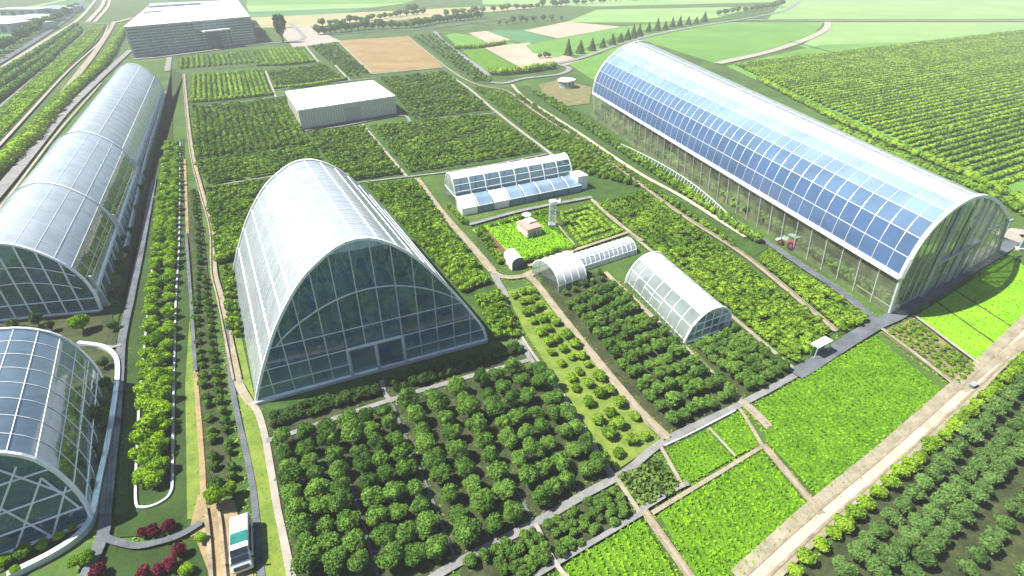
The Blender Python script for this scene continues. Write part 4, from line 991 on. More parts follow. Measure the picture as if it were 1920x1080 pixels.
crops = [([(1240, 852), (1325, 809), (1376, 860), (1287, 911)], 'cropbase'), ([(1331, 806), (1386, 774), (1424, 836), (1380, 857)], 'cropbase'), ([(1233, 961), (1423, 844), (1530, 972), (1400, 1080), (1380, 1095), (1305, 1095)], 'cropbase'),
         ([(1421, 757), (1640, 632), (1786, 750), (1556, 957), (1436, 828)], 'cropbase'), ([(1064, 1058), (1203, 974), (1272, 1095), (1060, 1095)], 'cropbase'), ([(1161, 897), (1227, 864), (1272, 917), (1203, 953)], 'greensoil'),
         ([(1714, 596), (1893, 482), (1935, 512), (1935, 634), (1842, 690)], 'cropbase2')]
for px, m in crops: plot(px, m, "bright green crop plot")
plot([(1652, 626), (1712, 597), (1838, 694), (1797, 732)], 'scrub', "dry scrubby plot between two bright crops")
plot([(885, 432), (985, 402), (1090, 466), (960, 500)], 'cropbase2', "bright lawn around the hut")
plot([(1040, 400), (1105, 385), (1172, 440), (1085, 468)], 'greensoil', "patterned garden bed ground")
plot([(905, 440), (918, 436), (958, 482), (943, 489)], 'darkearth', "narrow bed of dug brown earth")
plot([(1010, 160), (1050, 150), (1110, 165), (1105, 195), (1060, 200), (1020, 180)], 'scrub', "bare loop of earth round the kiosk")
for a_, b_ in (((1780, 540), (1920, 630)), ((1747, 562), (1882, 658))): strip('path', [a_, b_], .6, M['soil'], "dark strip across the bright lawn crop")  # two thin dark strips laid over the crop
plot([(1682, 585), (1875, 468), (1860, 452), (1670, 570)], 'pale', "pale floor inside the solar greenhouse")
plot([(520, 55), (580, 50), (640, 78), (550, 90)], 'pale', "pale yard beside the big hall")

P_ = lambda px, w, mat, label, **k: strip('track', px, w, M[mat], label, **k)
A_ = lambda px, w, mat, label, **k: strip('path', px, w, M[mat], label, **k)
P_([(345, 140), (350, 200), (360, 285), (378, 360), (398, 430), (402, 510), (414, 560), (431, 643), (446, 715), (470, 760)], 2.2, 'path', "tan track past the tall glasshouse")
P_([(347, 300), (353, 460), (363, 593), (369, 720), (378, 840), (384, 970)], 1.2, 'sand', "thin sandy track beside the avenue lawn")
P_([(424, 600), (432, 700), (446, 780), (464, 860), (478, 940), (492, 1095)], 1.1, 'asphalt', "narrow dark lane beside the minibus")
A_([(470, 757), (484, 775), (500, 832), (521, 955), (550, 1095)], 1.3, 'pale', "pale path along the orchard edge")
A_([(500, 829), (560, 810), (720, 756), (860, 714), (995, 676)], 1.3, 'greypath', "grey path in front of the tall glasshouse")
A_([(716, 715), (722, 740), (737, 756)], 1.0, 'greypath', "short grey link path")
for px in ([(630, 830), (641, 855), (660, 915), (690, 1015), (712, 1095)], [(737, 760), (760, 820), (790, 888), (827, 980), (856, 1060)], [(870, 745), (907, 818), (950, 888), (1002, 984)], [(985, 755), (1017, 817), (1057, 883), (1092, 932)]):
    A_(px, .5, 'asphalt', "narrow path between orchard strips")
A_([(975, 640), (1000, 682), (1038, 722), (1092, 812), (1150, 899)], 1.3, 'greypath', "grey path down the orchard side")
A_([(800, 1095), (858, 1058), (1002, 984), (1092, 932), (1153, 899), (1180, 882), (1245, 830), (1392, 758), (1490, 706)], 1.6, 'greypath', "grey cross path below the orchard")
A_([(945, 552), (960, 600), (998, 664), (1056, 742), (1108, 828), (1150, 892)], .7, 'pale', "path beside the yellow shrub plot")
P_([(782, 336), (830, 402), (888, 468), (925, 512), (955, 522), (990, 518)], 2.7, 'path', "main tan track by the lean-to greenhouse")
P_([(985, 520), (1035, 498), (1100, 480)], 3.0, 'path', "tan track towards the polytunnel")
P_([(990, 520), (1010, 540), (1060, 605), (1120, 680), (1190, 765), (1250, 826)], 2.0, 'path', "tan track between the shrub plot and the grove")
A_([(925, 515), (942, 545), (950, 560)], 2.0, 'greypath', "grey link at the track junction")
P_([(1135, 512), (1150, 528), (1210, 584), (1284, 655), (1390, 757), (1442, 806)], 1.5, 'path', "tan track along the small greenhouse")
P_([(1108, 374), (1140, 402), (1208, 462), (1365, 590), (1490, 697)], 1.3, 'path', "tan track dividing grove and bush plot")
P_([(763, 67), (833, 124), (890, 158), (950, 172), (1005, 212), (1107, 277), (1207, 353), (1280, 407), (1403, 488), (1565, 624)], 2.0, 'path', "long tan track through the bush plots")
A_([(843, 143), (878, 166), (933, 213), (1037, 293), (1060, 310)], 2.2, 'pale', "pale path beside the tan track")
A_([(764, 333), (873, 319), (1027, 290)], 1.8, 'greypath', "grey path behind the lean-to greenhouse")
A_([(680, 234), (718, 280), (763, 333)], 1.6, 'pale', "pale path between bush plots")
A_([(770, 230), (850, 220), (928, 213)], 1.4, 'greypath', "grey path across the bush plots")
A_([(566, 247), (640, 238), (750, 218), (772, 232)], 2.0, 'greypath', "grey apron in front of the warehouse")
A_([(560, 235), (580, 280), (600, 310)], 1.4, 'path', "path by the warehouse corner")
A_([(384, 353), (450, 342), (600, 318)], 1.2, 'greypath', "thin path across the bush plots"); A_([(640, 348), (764, 333)], 1.8, 'greypath', "grey path between bush plots")
A_([(498, 134), (518, 184)], 1.6, 'pale', "pale path by the vine rows"); A_([(352, 203), (440, 194), (520, 182), (545, 178)], 1.6, 'greypath', "grey path below the vine rows")
A_([(330, 136), (480, 122)], 1.6, 'greypath', "grey path above the vine rows"); A_([(572, 86), (597, 117)], 2.2, 'pale', "pale path by the office plots"); A_([(614, 108), (656, 152)], 2.0, 'pale', "pale path by the bush strip")
A_([(515, 170), (650, 153), (705, 147)], 2.0, 'greypath', "grey path behind the warehouse"); A_([(697, 140), (832, 127)], 2.4, 'greypath', "grey path below the stubble field")
P_([(250, 112), (330, 104), (480, 84), (545, 78), (570, 70), (545, 45)], 4.5, 'greypath', "grey drive in front of the big hall"); A_([(318, 108), (314, 134)], 4.5, 'greypath', "grey path to the big hall")
A_([(632, 76), (697, 139)], 1.6, 'pale', "edge path of the stubble field"); P_([(600, 66), (700, 60), (770, 58), (900, 42), (1000, 30)], 5.0, 'asphalt', "dark road along the tree belt")
P_([(815, 60), (830, 78), (880, 115), (918, 143)], 4.0, 'greypath', "grey road past the green field squares")
P_([(920, 155), (945, 157), (985, 148), (1050, 140), (1066, 128), (1030, 118)], 4.5, 'greypath', "curving grey road at the crossing")
P_([(985, 128), (1080, 112), (1180, 78), (1280, 55), (1400, 35), (1470, 20), (1500, 2)], 5.0, 'greypath', "long road beside the conifer row")
A_([(960, 160), (985, 186), (1073, 243), (1187, 320), (1280, 372), (1398, 447)], 2.6, 'bright', "white curving path beside the glass fence")
P_([(1345, 120), (1440, 98), (1510, 75), (1548, 55), (1552, 42)], 7.0, 'pale', "pale curving road through the big fields"); P_([(1400, 38), (1550, 39), (1750, 39), (2100, 40)], 5.0, 'pale', "straight pale road across the plain")
A_([(1480, 78), (1560, 98), (1700, 135), (1900, 192), (2000, 225)], 3.5, 'fieldD', "dark grassy track across the vine field")
P_([(1098, 234), (1200, 300), (1347, 396), (1460, 472), (1573, 548), (1638, 603)], 3.6, 'asphalt', "asphalt lane beside the solar greenhouse")
P_([(1490, 706), (1560, 662), (1640, 612), (1690, 588), (1790, 525), (1890, 462), (1935, 425)], 3.6, 'asphalt', "asphalt lane in front of the solar greenhouse")
P_([(1395, 1100), (1540, 966), (1695, 833), (1805, 733), (1875, 666), (1955, 588)], 4.1, 'path', "tan shoulder of the bright gravel road")
P_([(1400, 1100), (1545, 968), (1700, 835), (1810, 735), (1880, 668), (1960, 590)], 2.3, 'bright', "bright gravel road")
P_([(1428, 838), (1482, 902), (1538, 968)], 1.3, 'path', "tan track between two crop fields"); A_([(1392, 757), (1418, 778), (1442, 804)], 1.4, 'path', "short tan stub at the crop corner"); A_([(1386, 770), (1406, 802), (1428, 840)], .8, 'path', "little path by the crop corner")
A_([(1222, 966), (1430, 840)], .8, 'path', "path above the near crop field"); A_([(1328, 806), (1378, 860)], .5, 'pale', "thin path between two small crops")
A_([(1157, 903), (1202, 970)], .9, 'path', "short tan path beside the grey crop square"); P_([(1206, 962), (1302, 1100)], 1.3, 'path', "tan track at the foot of the plots"); A_([(1200, 960), (1272, 917), (1290, 910)], 1.0, 'greypath', "path below the grey crop square")
A_([(1236, 838), (1280, 918)], .8, 'path', "path beside the small crops"); A_([(1000, 1086), (1205, 965)], .9, 'greypath', "thin grey path above the crop plot"); A_([(1004, 986), (1040, 1058), (1070, 1095)], .8, 'pale', "thin path between the lower groves")
A_([(1652, 620), (1720, 672), (1800, 735)], 1.1, 'path', "path beside the scrub plot"); A_([(1714, 596), (1842, 692)], .8, 'pale', "edge path of the bright crop"); P_([(1800, 735), (1842, 692), (1935, 635)], 2.5, 'path', "tan track by the bright crop")
P_([(1885, 450), (1920, 440), (1960, 470)], 7.0, 'pale', "pale yard at the greenhouse corner")
A_([(880, 424), (985, 396), (1110, 372)], 2.4, 'greypath', "grey path behind the garden"); A_([(1110, 378), (1150, 415), (1205, 455)], 2.0, 'path', "path beside the patterned garden"); P_([(990, 502), (1090, 468), (1180, 438)], 1.6, 'path', "path below the garden lawn")
A_([(893, 432), (920, 462), (948, 496), (962, 506)], .7, 'pale', "pale edge of the dug bed"); A_([(1042, 418), (1062, 445), (1085, 470)], .7, 'path', "path between lawn and garden bed")
M['rut'] = noise_mat('wheel_rut', (0.15, 0.12, 0.08), (0.30, 0.25, 0.18), 0.5, fine=3.0)
for px, g_ in (([(1400, 1100), (1545, 968), (1700, 835), (1810, 735), (1880, 668), (1960, 590)], 1.5), ([(345, 140), (350, 200), (360, 285), (378, 360), (398, 430), (402, 510), (414, 560), (431, 643), (446, 715)], 1.1), ([(990, 520), (1010, 540), (1060, 605), (1120, 680), (1190, 765), (1250, 826)], 1.1),
               ([(782, 336), (830, 402), (888, 468), (925, 512)], 1.3), ([(890, 158), (950, 172), (1005, 212), (1107, 277), (1207, 353), (1280, 407), (1403, 488), (1565, 624)], 1.1), ([(1206, 962), (1302, 1100)], .8), ([(1428, 838), (1482, 902), (1538, 968)], .8)):
    ruts(px, g_, M['rut'], "worn wheel ruts along the track")
ruts([(398, 950), (405, 1000), (412, 1095)], 1.4, M['rut'], "wheel ruts on the sandy turning area", .4)
# left-hand lanes
P_([(290, 340), (268, 460), (248, 560), (231, 643), (226, 720), (214, 853), (202, 953), (196, 1010), (160, 1095)], 1.9, 'asphalt', "dark lane beside the avenue")
A_([(350, 440), (362, 600), (368, 700)], .8, 'asphalt', "thin grey track by the hedge")
P_([(196, 1010), (225, 1022), (268, 1028), (333, 1011), (380, 985)], 1.2, 'asphalt', "curving grey path by the red shrubs"); A_([(160, 650), (212, 655), (229, 650)], 1.0, 'greypath', "grey path between the greenhouses")
for px, w, m, l in [([(-60, 420), (0, 362), (120, 215), (186, 150), (245, 95)], 5.0, 'greypath', "grey strip along the long greenhouse"), ([(-60, 455), (0, 395), (110, 250), (190, 158)], 1.2, 'pale', "pale rail edge of the long greenhouse"),
                    ([(100, 205), (140, 150), (185, 90), (213, 45), (206, 42)], 4.0, 'path', "dirt lane beyond the hedge"), ([(-40, 310), (0, 275), (130, 133), (187, 80), (204, 48)], 2.2, 'pale', "pale canal edge"),
                    ([(-40, 232), (0, 203), (90, 125), (160, 62)], 3.0, 'greypath', "grey lane between crop strips"), ([(-40, 160), (0, 132), (100, 68), (150, 35), (180, 0)], 4.0, 'pale', "pale lane by the tree belt"),
                    ([(-40, 140), (0, 118), (100, 55), (148, 18), (158, 0)], 5.0, 'asphalt', "dark road by the tree belt"), ([(165, 42), (190, 14), (196, 0)], 5.0, 'pale', "pale road towards the horizon"), ([(160, 44), (210, 44), (250, 34)], 5.0, 'pale', "pale cross road"), ([(178, 42), (203, 12), (206, -5)], 4.0, 'pale', "second pale road towards the horizon"),
                    ([(-40, 40), (0, 28), (90, 8), (150, -6)], 14.0, 'fieldB', "bright field strip far away")]:
    P_(px, w, m, l)
plot([(0, 205), (160, 62), (178, 48), (200, 48), (190, 72), (130, 130), (0, 270), (-60, 320), (-60, 255)], 'greensoil', "planted crop strip")

# kerbs and low walls
kerb('planter_kerb', [(338, 268), (337, 443), (331, 560), (327, 720), (325, 880), (322, 925), (300, 946), (268, 954), (256, 935), (260, 820), (266, 720), (283, 540), (300, 370), (312, 268)], .32, .45, M['concrete'], "pale kerb wrapped round the avenue of bright trees", 'kerb', k=5)
kerb('kerb_wall', [(150, 648), (195, 655), (218, 672), (224, 700), (218, 760), (205, 840), (192, 900), (176, 975), (150, 1010), (100, 1044), (20, 1084)], .7, .9, M['steel'], "pale curved wall round the blue dome greenhouse", 'wall')
kerb('retaining_wall', [(236, 482), (256, 390), (277, 297), (296, 232), (311, 178)], .5, 1.4, M['steel'], "pale low wall along the lower flank of the long greenhouse", 'wall')
kerb('low_rail', [(1378, 772), (1300, 812), (1245, 838)], .25, .35, M['concrete'], "pale low rail along the cross path by the small crops", 'rail')
a = [G(*p) for p in smooth_line([(1145, 268, 0), (1205, 305, 0), (1272, 348, 0), (1330, 390, 0), (1384, 432, 0)], 4) for p in [p[:2]]]
root = thing('glass_fence', a[len(a) // 2], "long low slanting glass fence beside the white curving path", 'fence'); l = local(root, *a)
g = MB(); f = MB(); nA = np.array([-.72, -.69, 0])
for k, (p, q) in enumerate(zip(l[:-1], l[1:])):
    hgt = lambda s: 3.4 * math.sin(math.pi * min(1, max(.04, s))) ** .6
    n_ = len(l) - 1; z0, z1 = hgt(k / n_ * .9 + .05), hgt((k + 1) / n_ * .9 + .05)
    g.face([p + nA * 2.4, q + nA * 2.4, up(q, z1), up(p, z0)])
    for t in (0, .33, .66): x = p + (q - p) * t; f.bar(x + nA * 2.4, up(x, z0 + (z1 - z0) * t), .05)
    f.bar(up(p, z0), up(q, z1), .12); f.bar(p + nA * 2.4, q + nA * 2.4, .12)
g.build('glass_panel', M['glassclear'], root); f.build('fence_frame', M['white'], root)

# ------------------------------------------------------------------ vegetation
SPREAD = .62
orch = TreeKind('orchard_tree', M['leafdark'], 6, .14, 1.6, seed=1, rad=1.86, hgt=3.2, base=.3, lumps=20, nleaf=2800, leaf=.22, lump_r=.38)
def fill(kind, q, nu, nv, text, cat, group, jit=.09, s=(.78, 1.1), keep=1.0, swap=False):
    for i, j, p in quadpts(q, nu, nv, jit):
        if random.random() > keep: continue
        a, b = (i, j) if not swap else (j, i)
        kind.add(p, text.format(r=ordw(a + 1), n=ordw(b + 1)), cat, group, random.uniform(*s))
fill(orch, [(512, 835), (635, 800), (706, 1090), (562, 1090)], 3, 9, "round orchard tree, {n} down the {r} row from the pale edge path", 'tree', 'orchard trees below the tall glasshouse')
fill(orch, [(637, 795), (735, 768), (850, 1058), (722, 1090)], 3, 9, "round orchard tree, {n} down the {r} row past the first narrow path", 'tree', 'orchard trees below the tall glasshouse')
fill(orch, [(742, 765), (872, 722), (995, 980), (862, 1052)], 3, 9, "round orchard tree, {n} down the {r} row past the second narrow path", 'tree', 'orchard trees below the tall glasshouse')
fill(orch, [(877, 720), (975, 690), (1086, 928), (1008, 974)], 3, 8, "round orchard tree, {n} down the {r} row past the third narrow path", 'tree', 'orchard trees below the tall glasshouse', s=(.75, 1.05))
fill(orch, [(980, 690), (1012, 695), (1142, 892), (1098, 925)], 2, 7, "round orchard tree, {n} down the {r} row past the fourth narrow path", 'tree', 'orchard trees below the tall glasshouse', s=(.7, 1.05))
lowg = TreeKind('grove_tree', M['leafmid'], 5, .12, 1.3, seed=2, rad=1.35, hgt=2.4, base=.15, lumps=16, nleaf=1900, leaf=.24, lump_r=.38)
fill(lowg, [(1058, 575), (1145, 535), (1385, 752), (1257, 812)], 7, 13, "round grove tree, {n} down the {r} row from the tan shrub-plot track", 'tree', 'grove trees beside the small greenhouse', jit=.13)
fill(lowg, [(1030, 520), (1130, 512), (1140, 530), (1058, 568)], 5, 2, "grove tree beside the storage vault, {r} in the {n} row", 'tree', 'grove trees beside the small greenhouse', s=(.6, .85))
fill(lowg, [(1295, 655), (1375, 617), (1482, 698), (1400, 744)], 5, 7, "round grove tree, {n} down the {r} row before the small greenhouse front", 'tree', 'grove trees beside the small greenhouse')
fill(lowg, [(872, 1060), (1005, 993), (1036, 1060), (985, 1090)], 6, 4, "small grove tree below the orchard, {r} in the {n} row", 'tree', 'small trees below the orchard path', s=(.5, .75), jit=.35)
fill(lowg, [(1014, 996), (1155, 914), (1190, 965), (1047, 1054)], 8, 4, "small grove tree beside the grey crop square, {r} in the {n} row", 'tree', 'small trees below the orchard path', s=(.45, .7), jit=.35)
dark = TreeKind('plantation_tree', M['leafgrey'], 5, .13, 1.6, seed=3, rad=1.5, hgt=3.0, base=.25, lumps=16, nleaf=1900, leaf=.24, lump_r=.40)
for k, (px, n) in enumerate([([(1560, 1092), (1700, 945), (1820, 820), (1960, 680)], 24), ([(1625, 1095), (1740, 975), (1840, 870), (1960, 745)], 21), ([(1690, 1098), (1800, 965), (1960, 790)], 18), ([(1795, 1090), (1880, 985), (1980, 860)], 12), ([(1900, 1098), (1990, 985)], 5)]):
    for j, p in enumerate(linepts(px, n, .12, .05)):
        dark.add(p, f"grey-green plantation tree, {ordw(j + 1)} along the {ordw(k + 1)} row from the roadside bushes", 'tree', 'grey-green tree rows beyond the gravel road', random.uniform(.82, 1.02))
_, bushes = protos_mesh('roadside_bush', M['leafhedge'], 4, seed=4, rad=1.15, hgt=2.1, base=0.05, lumps=10, nleaf=900, leaf=.24, lump_r=.45)
for j, p in enumerate(linepts([(1470, 1095), (1560, 1005), (1700, 880), (1830, 765), (1960, 640)], 30, .3, .12)):
    place('roadside_bush', random.choice(bushes), p, f"light green bush, {ordw(j + 1)} along the edge of the bright gravel road", 'bush', 'bushes lining the gravel road', random.uniform(.8, 1.15))
# avenue planter
ave = TreeKind('avenue_tree', M['leafbright'], 5, .10, 1.0, seed=5, rad=1.45, hgt=2.5, base=.08, lumps=15, nleaf=1500, leaf=.22, lump_r=.40)
for k, (px, n, s) in enumerate([([(318, 275), (308, 370), (296, 500), (284, 640), (278, 760), (275, 920)], 46, 1.1), ([(334, 275), (330, 370), (324, 500), (318, 640), (313, 760), (305, 900)], 46, 1.0), ([(326, 275), (319, 370), (310, 480)], 24, .8), ([(300, 640), (296, 760), (292, 925)], 10, 1.15)]):
    for j, p in enumerate(linepts(px, n, .3, .15)):
        ave.add(p, f"bright lime-green tree, {ordw(j + 1)} down the {ordw(k + 1)} row inside the kerbed planter", 'tree', 'bright trees in the kerbed planter', s * random.uniform(.85, 1.2))
_, hb = protos_mesh('hedge_bush', M['leafmid'], 4, seed=6, rad=.85, hgt=1.5, base=0.03, lumps=8, nleaf=600, leaf=.22, lump_r=.45)
for k, (px, n) in enumerate([([(364, 360), (376, 477), (371, 593), (384, 720), (400, 830), (412, 925)], 44), ([(384, 520), (394, 610), (408, 720), (430, 830), (440, 915)], 26)]):
    for j, p in enumerate(linepts(px, n, .3, .12)):
        place('hedge_bush', random.choice(hb), p, f"small dark bush, {ordw(j + 1)} down the {ordw(k + 1)} hedge line between lane and tan track", 'bush', 'hedge bushes beside the tan track', random.uniform(.8, 1.25))
big = TreeKind('broad_tree', M['leafbright'], 2, .2, 1.5, seed=8, rad=2.3, hgt=4.2, base=.5, lumps=26, nleaf=3200, leaf=.30, lump_r=.34)
big.add(G(158, 622), "single broad lime-green tree in front of the long greenhouse glazing", 'tree', None, 1.0)
big.add(G(412, 948), "broad lime-green bush at the hedge end behind the minibus", 'tree', None, .72); big.add(G(436, 930), "half-shaded green bush beside the lane behind the minibus", 'tree', None, .55)
dk = TreeKind('shade_tree', M['leafdeep'], 3, .2, 1.6, seed=9, rad=1.6, hgt=3.2, base=.4, lumps=16, nleaf=1700, leaf=.26, lump_r=.40)
for k, (px, s) in enumerate([((192, 802), 1.1), ((205, 730), .7), ((198, 690), .7), ((178, 860), .7), ((172, 920), .6), ((185, 760), .6), ((160, 950), .5)]):
    dk.add(G(*px), f"dark shaded shrub, {ordw(k + 1)} in the bed between dome greenhouse and curved wall", 'shrub', 'dark shrubs beside the dome greenhouse', s)
for k, (px, s) in enumerate([((30, 618), .8), ((75, 612), .9), ((100, 622), .6), ((216, 620), .7), ((222, 585), .65), ((226, 555), .65), ((232, 520), .7), ((242, 480), .7), ((250, 440), .7), ((262, 400), .7), ((268, 360), .6), ((276, 330), .6), ((215, 560), .6), ((225, 500), .6), ((235, 455), .6)]):
    dk.add(G(*px), f"dark shaded shrub, {ordw(k + 1)} in the strip beside the long greenhouse", 'shrub', 'dark shrubs beside the long greenhouse', s)
for k, (px, s) in enumerate([((15, 1060), .75), ((50, 1045), .8), ((85, 1030), .7), ((118, 1012), .65), ((140, 995), .5), ((35, 1075), .6), ((150, 1062), .8), ((172, 1058), .8)]):
    big.add(G(*px), f"low green shrub, {ordw(k + 1)} in the bed below the braced glass front", 'shrub', 'shrubs below the braced glass front', s * .55)
redk = TreeKind('crimson_shrub', M['leafred'], 3, .08, .6, seed=10, rad=1.0, hgt=1.7, base=.15, lumps=12, nleaf=1100, leaf=.20, lump_r=.42)
for px, s, l in [((321, 994), 1.05, "crimson shrub nearest the sandy track, on the lawn tip"), ((292, 1003), 1.0, "middle crimson shrub of three on the lawn tip"), ((272, 1005), .8, "smaller crimson shrub of three on the lawn tip, beside the lane"), ((341, 1042), 1.1, "crimson shrub by the fork of the grey path"),
                 ((324, 1066), 1.0, "crimson shrub with a brighter crown below the grey path"), ((304, 1076), .95, "dull crimson shrub below the grey path"), ((275, 1082), .9, "crimson shrub at the picture edge below the path"), ((190, 1080), .95, "lone crimson shrub beside the dark lane")]:
    redk.add(G(*px), l, 'shrub', 'crimson shrubs', s)
big.add(G(381, 1018), "single rounded dark bush casting a shadow on the sandy track", 'bush', None, .40); big.add(G(354, 1078), "green bush beside the crimson shrubs", 'bush', None, .42)
# yellow plot shrubs
_, ys = protos_mesh('spaced_shrub', M['leaffield'], 4, seed=11, rad=1.15, hgt=1.7, base=0.02, lumps=10, nleaf=800, leaf=.22, lump_r=.45)
for i, j, p in quadpts([(955, 552), (995, 540), (1232, 826), (1158, 876)], 3, 14, .2):
    place('spaced_shrub', random.choice(ys), p, f"dark shrub on yellow grass, {ordw(j + 1)} down the {ordw(i + 1)} row of the spaced plot", 'shrub', 'spaced shrubs on the yellow plot', random.uniform(.8, 1.2))
# hedges in front of the tall glasshouse
_, fh = protos_mesh('front_shrub', M['leafdeep'], 4, seed=12, rad=1.1, hgt=1.8, base=0.02, lumps=10, nleaf=800, leaf=.24, lump_r=.45)
for t, q, nu in (("before the doorway's tan side", [(505, 782), (712, 722), (716, 742), (512, 806)], 14), ("between the doorway and the yellow plot", [(730, 716), (975, 645), (982, 662), (738, 742)], 16)):
    for i, j, p in quadpts(q, nu, 2, .25): place('front_shrub', random.choice(fh), p, f"dark shrub in shade {t}, {ordw(i + 1)} in the {ordw(j + 1)} row", 'shrub', 'shaded shrubs at the glasshouse front', random.uniform(.7, 1.1))
# field bushes: the nearest three hundred are individuals, the rest one mass
FA, FM = protos_mesh('field_bush', M['leaffield'], 5, seed=13, rad=.92, hgt=1.7, base=0.0, lumps=6, nleaf=190, leaf=.30, lump_r=.50)
plots = [("plot between grove and long tan track", [(1118, 386), (1210, 362), (1556, 622), (1492, 690)], 8, 46, 1.0), ("triangular plot by the asphalt lane", [(1418, 488), (1440, 476), (1628, 606), (1575, 626)], 4, 22, 1.0),
         ("plot behind the tall glasshouse", [(690, 352), (780, 346), (912, 535), (870, 552)], 11, 26, 1.15), ("plot beside the tall glasshouse roof", [(388, 358), (505, 345), (452, 480), (412, 500)], 10, 16, 1.2), ("bright plot at the glasshouse corner", [(892, 562), (938, 556), (978, 634), (930, 640)], 4, 8, 1.1),
         ("strip by the tall glasshouse wall", [(418, 505), (440, 505), (452, 640), (432, 640)], 2, 12, .9), ("plot beyond the grey path", [(696, 240), (920, 218), (1016, 286), (768, 326)], 22, 15, 1.25), ("plot below the warehouse", [(578, 254), (680, 240), (752, 328), (645, 344)], 11, 15, 1.25),
         ("plot beside the warehouse end", [(714, 150), (834, 138), (918, 208), (778, 226)], 16, 14, 1.35), ("rough rows before the warehouse", [(362, 206), (538, 190), (582, 272), (366, 300)], 15, 26, 1.3), ("plot above the glasshouse", [(368, 308), (590, 276), (600, 312), (390, 350)], 22, 8, 1.2),
         ("small plot behind the warehouse", [(502, 138), (608, 124), (644, 150), (518, 164)], 16, 8, 1.2), ("strip below the big hall", [(582, 90), (628, 84), (692, 138), (658, 148)], 6, 14, 1.4), ("strip beside the stubble field", [(772, 70), (818, 66), (925, 156), (892, 154)], 4, 22, 1.3),
         ("strip between pale path and tan track", [(892, 168), (942, 176), (1200, 354), (1080, 325)], 9, 38, 1.15), ("bank beside the white path", [(960, 180), (972, 178), (1395, 476), (1370, 462)], 2, 60, .9), ("bank below the glass fence", [(992, 172), (1040, 190), (1430, 462), (1405, 450)], 3, 60, 1.2),
         ("garden edge", [(890, 436), (905, 432), (946, 496), (935, 498)], 2, 10, .9), ("garden hedge line", [(915, 424), (1040, 394), (1044, 400), (920, 430)], 14, 1, .8), ("lawn end hedge", [(975, 488), (1080, 462), (1085, 470), (985, 498)], 12, 1, .8),
         ("bed beside the lean-to greenhouse", [(835, 385), (860, 410), (880, 422), (868, 424)], 3, 5, .7), ("scrub plot", [(1660, 628), (1710, 602), (1830, 692), (1798, 725)], 5, 11, .55)]
allb = []
for t, q, nu, nv, s in plots:
    nu, nv, s = (round(nu * 1.05), round(nv * 1.25), s * 1.02) if nu > 5 else (nu, nv, s * 1.1)
    for i, j, p in quadpts(q, nu, nv, .14):
        if random.random() < .05: continue
        allb.append((math.hypot(p[0], p[1]), t, i, j, p, s * random.uniform(.8, 1.25)))
allb.sort(key=lambda a: a[0] / a[5])
for d_, t, i, j, p, s in allb[:300]:
    place('field_bush', random.choice(FM), p, f"leafy field bush, {ordw(j + 1)} down the {ordw(i + 1)} row, {t}", 'bush', 'individual bushes of the field plots', s)
rest = allb[300:]
link('field_bushes', np_mesh('field_bushes', *merged(FA, [a[4] for a in rest], [random.uniform(0, 6.28) for _ in rest], [a[5] for a in rest]), M['leaffield']), None)
tag(bpy.data.objects['field_bushes'], "mass of green bushes filling the middle and farther plots", 'bushes', kind='stuff')
# crops
rd = (G(1553, 950) - G(1440, 812))[:2]; rd2 = (G(1530, 972) - G(1423, 844))[:2]
crop('crop_rows', crops[3][0], M['crop'], "dense bright green crop rows of the largest crop field", rd, .92, .15, .27, 7, .05, seed=3)
crop('crop_rows', crops[2][0], M['crop'], "bright green crop rows beside the gravel road corner", rd2, .95, .15, .29, 7, .06, seed=4)
crop('crop_rows', crops[0][0], M['crop'], "small crop square beside the yellow shrub plot", rd2, .72, .17, .25, 6, seed=5); crop('crop_rows', crops[1][0], M['crop'], "small crop square by the asphalt lane junction", rd2, .72, .17, .25, 6, seed=6)
crop('crop_rows', crops[4][0], M['crop'], "crop rows at the lower picture edge beside the tan track", (G(1267, 1080) - G(1203, 974))[:2], 1.0, .17, .29, 7, .04, seed=7); crop('crop_rows', crops[5][0], M['cropdark'], "grey-green bushy crop square at the path crossing", (G(1272, 917) - G(1203, 953))[:2], .8, .3, .55, 5, .04, seed=8)
crop('crop_rows', crops[6][0], M['crop'], "low yellow-green crop in front of the solar greenhouse", (G(1842, 690) - G(1714, 596))[:2], .6, .24, .22, 4, .1, seed=9, up=.7)
crop('lawn_grass', [(905, 428), (1030, 402), (1085, 464), (975, 490)], M['crop'], "bright lush grass of the hut lawn", (1, 0), .55, .5, .34, 4, .05, seed=10, cat='grass')
crop('scrub_weeds', [(1655, 626), (1712, 599), (1836, 694), (1798, 730)], M['cropdark'], "thin weeds on the dry scrub plot", (1, 0), .9, .6, .40, 3, .5, seed=11, cat='weeds')
# rough grass creeping over the edges of the tracks
gp, gn = [], []
for Ls, Rs, Cs in EDGES:
    for side in (Ls, Rs):
        d = np.linalg.norm(np.diff(side, axis=0), axis=1); L_ = d.sum(); n = int(min(L_ * 3.2, 900)); t = rng.random(n) * L_; cu = np.concatenate([[0], np.cumsum(d)])
        pts = np.stack([np.interp(t, cu, side[:, i]) for i in range(2)], 1); cs = np.stack([np.interp(t, cu, Cs[:, i]) for i in range(2)], 1)
        o_ = pts - cs; o_ /= np.linalg.norm(o_, axis=1, keepdims=True) + 1e-9; gp.append(pts + o_ * (rng.random((n, 1)) ** 2 * 1.1 - .12))
gp = np.concatenate(gp); gp = np.repeat(gp, 3, 0); n = len(gp); gd = rdir(rng, n); p3 = np.concatenate([gp + gd[:, :2] * .14, rng.uniform(.06, .2, (n, 1))], 1)
q, f4 = leaves_at(rng, p3, gd * .5 + np.array([0, 0, .6]), .22, .4, 1.5); q[:, 2] = np.maximum(q[:, 2], .1)
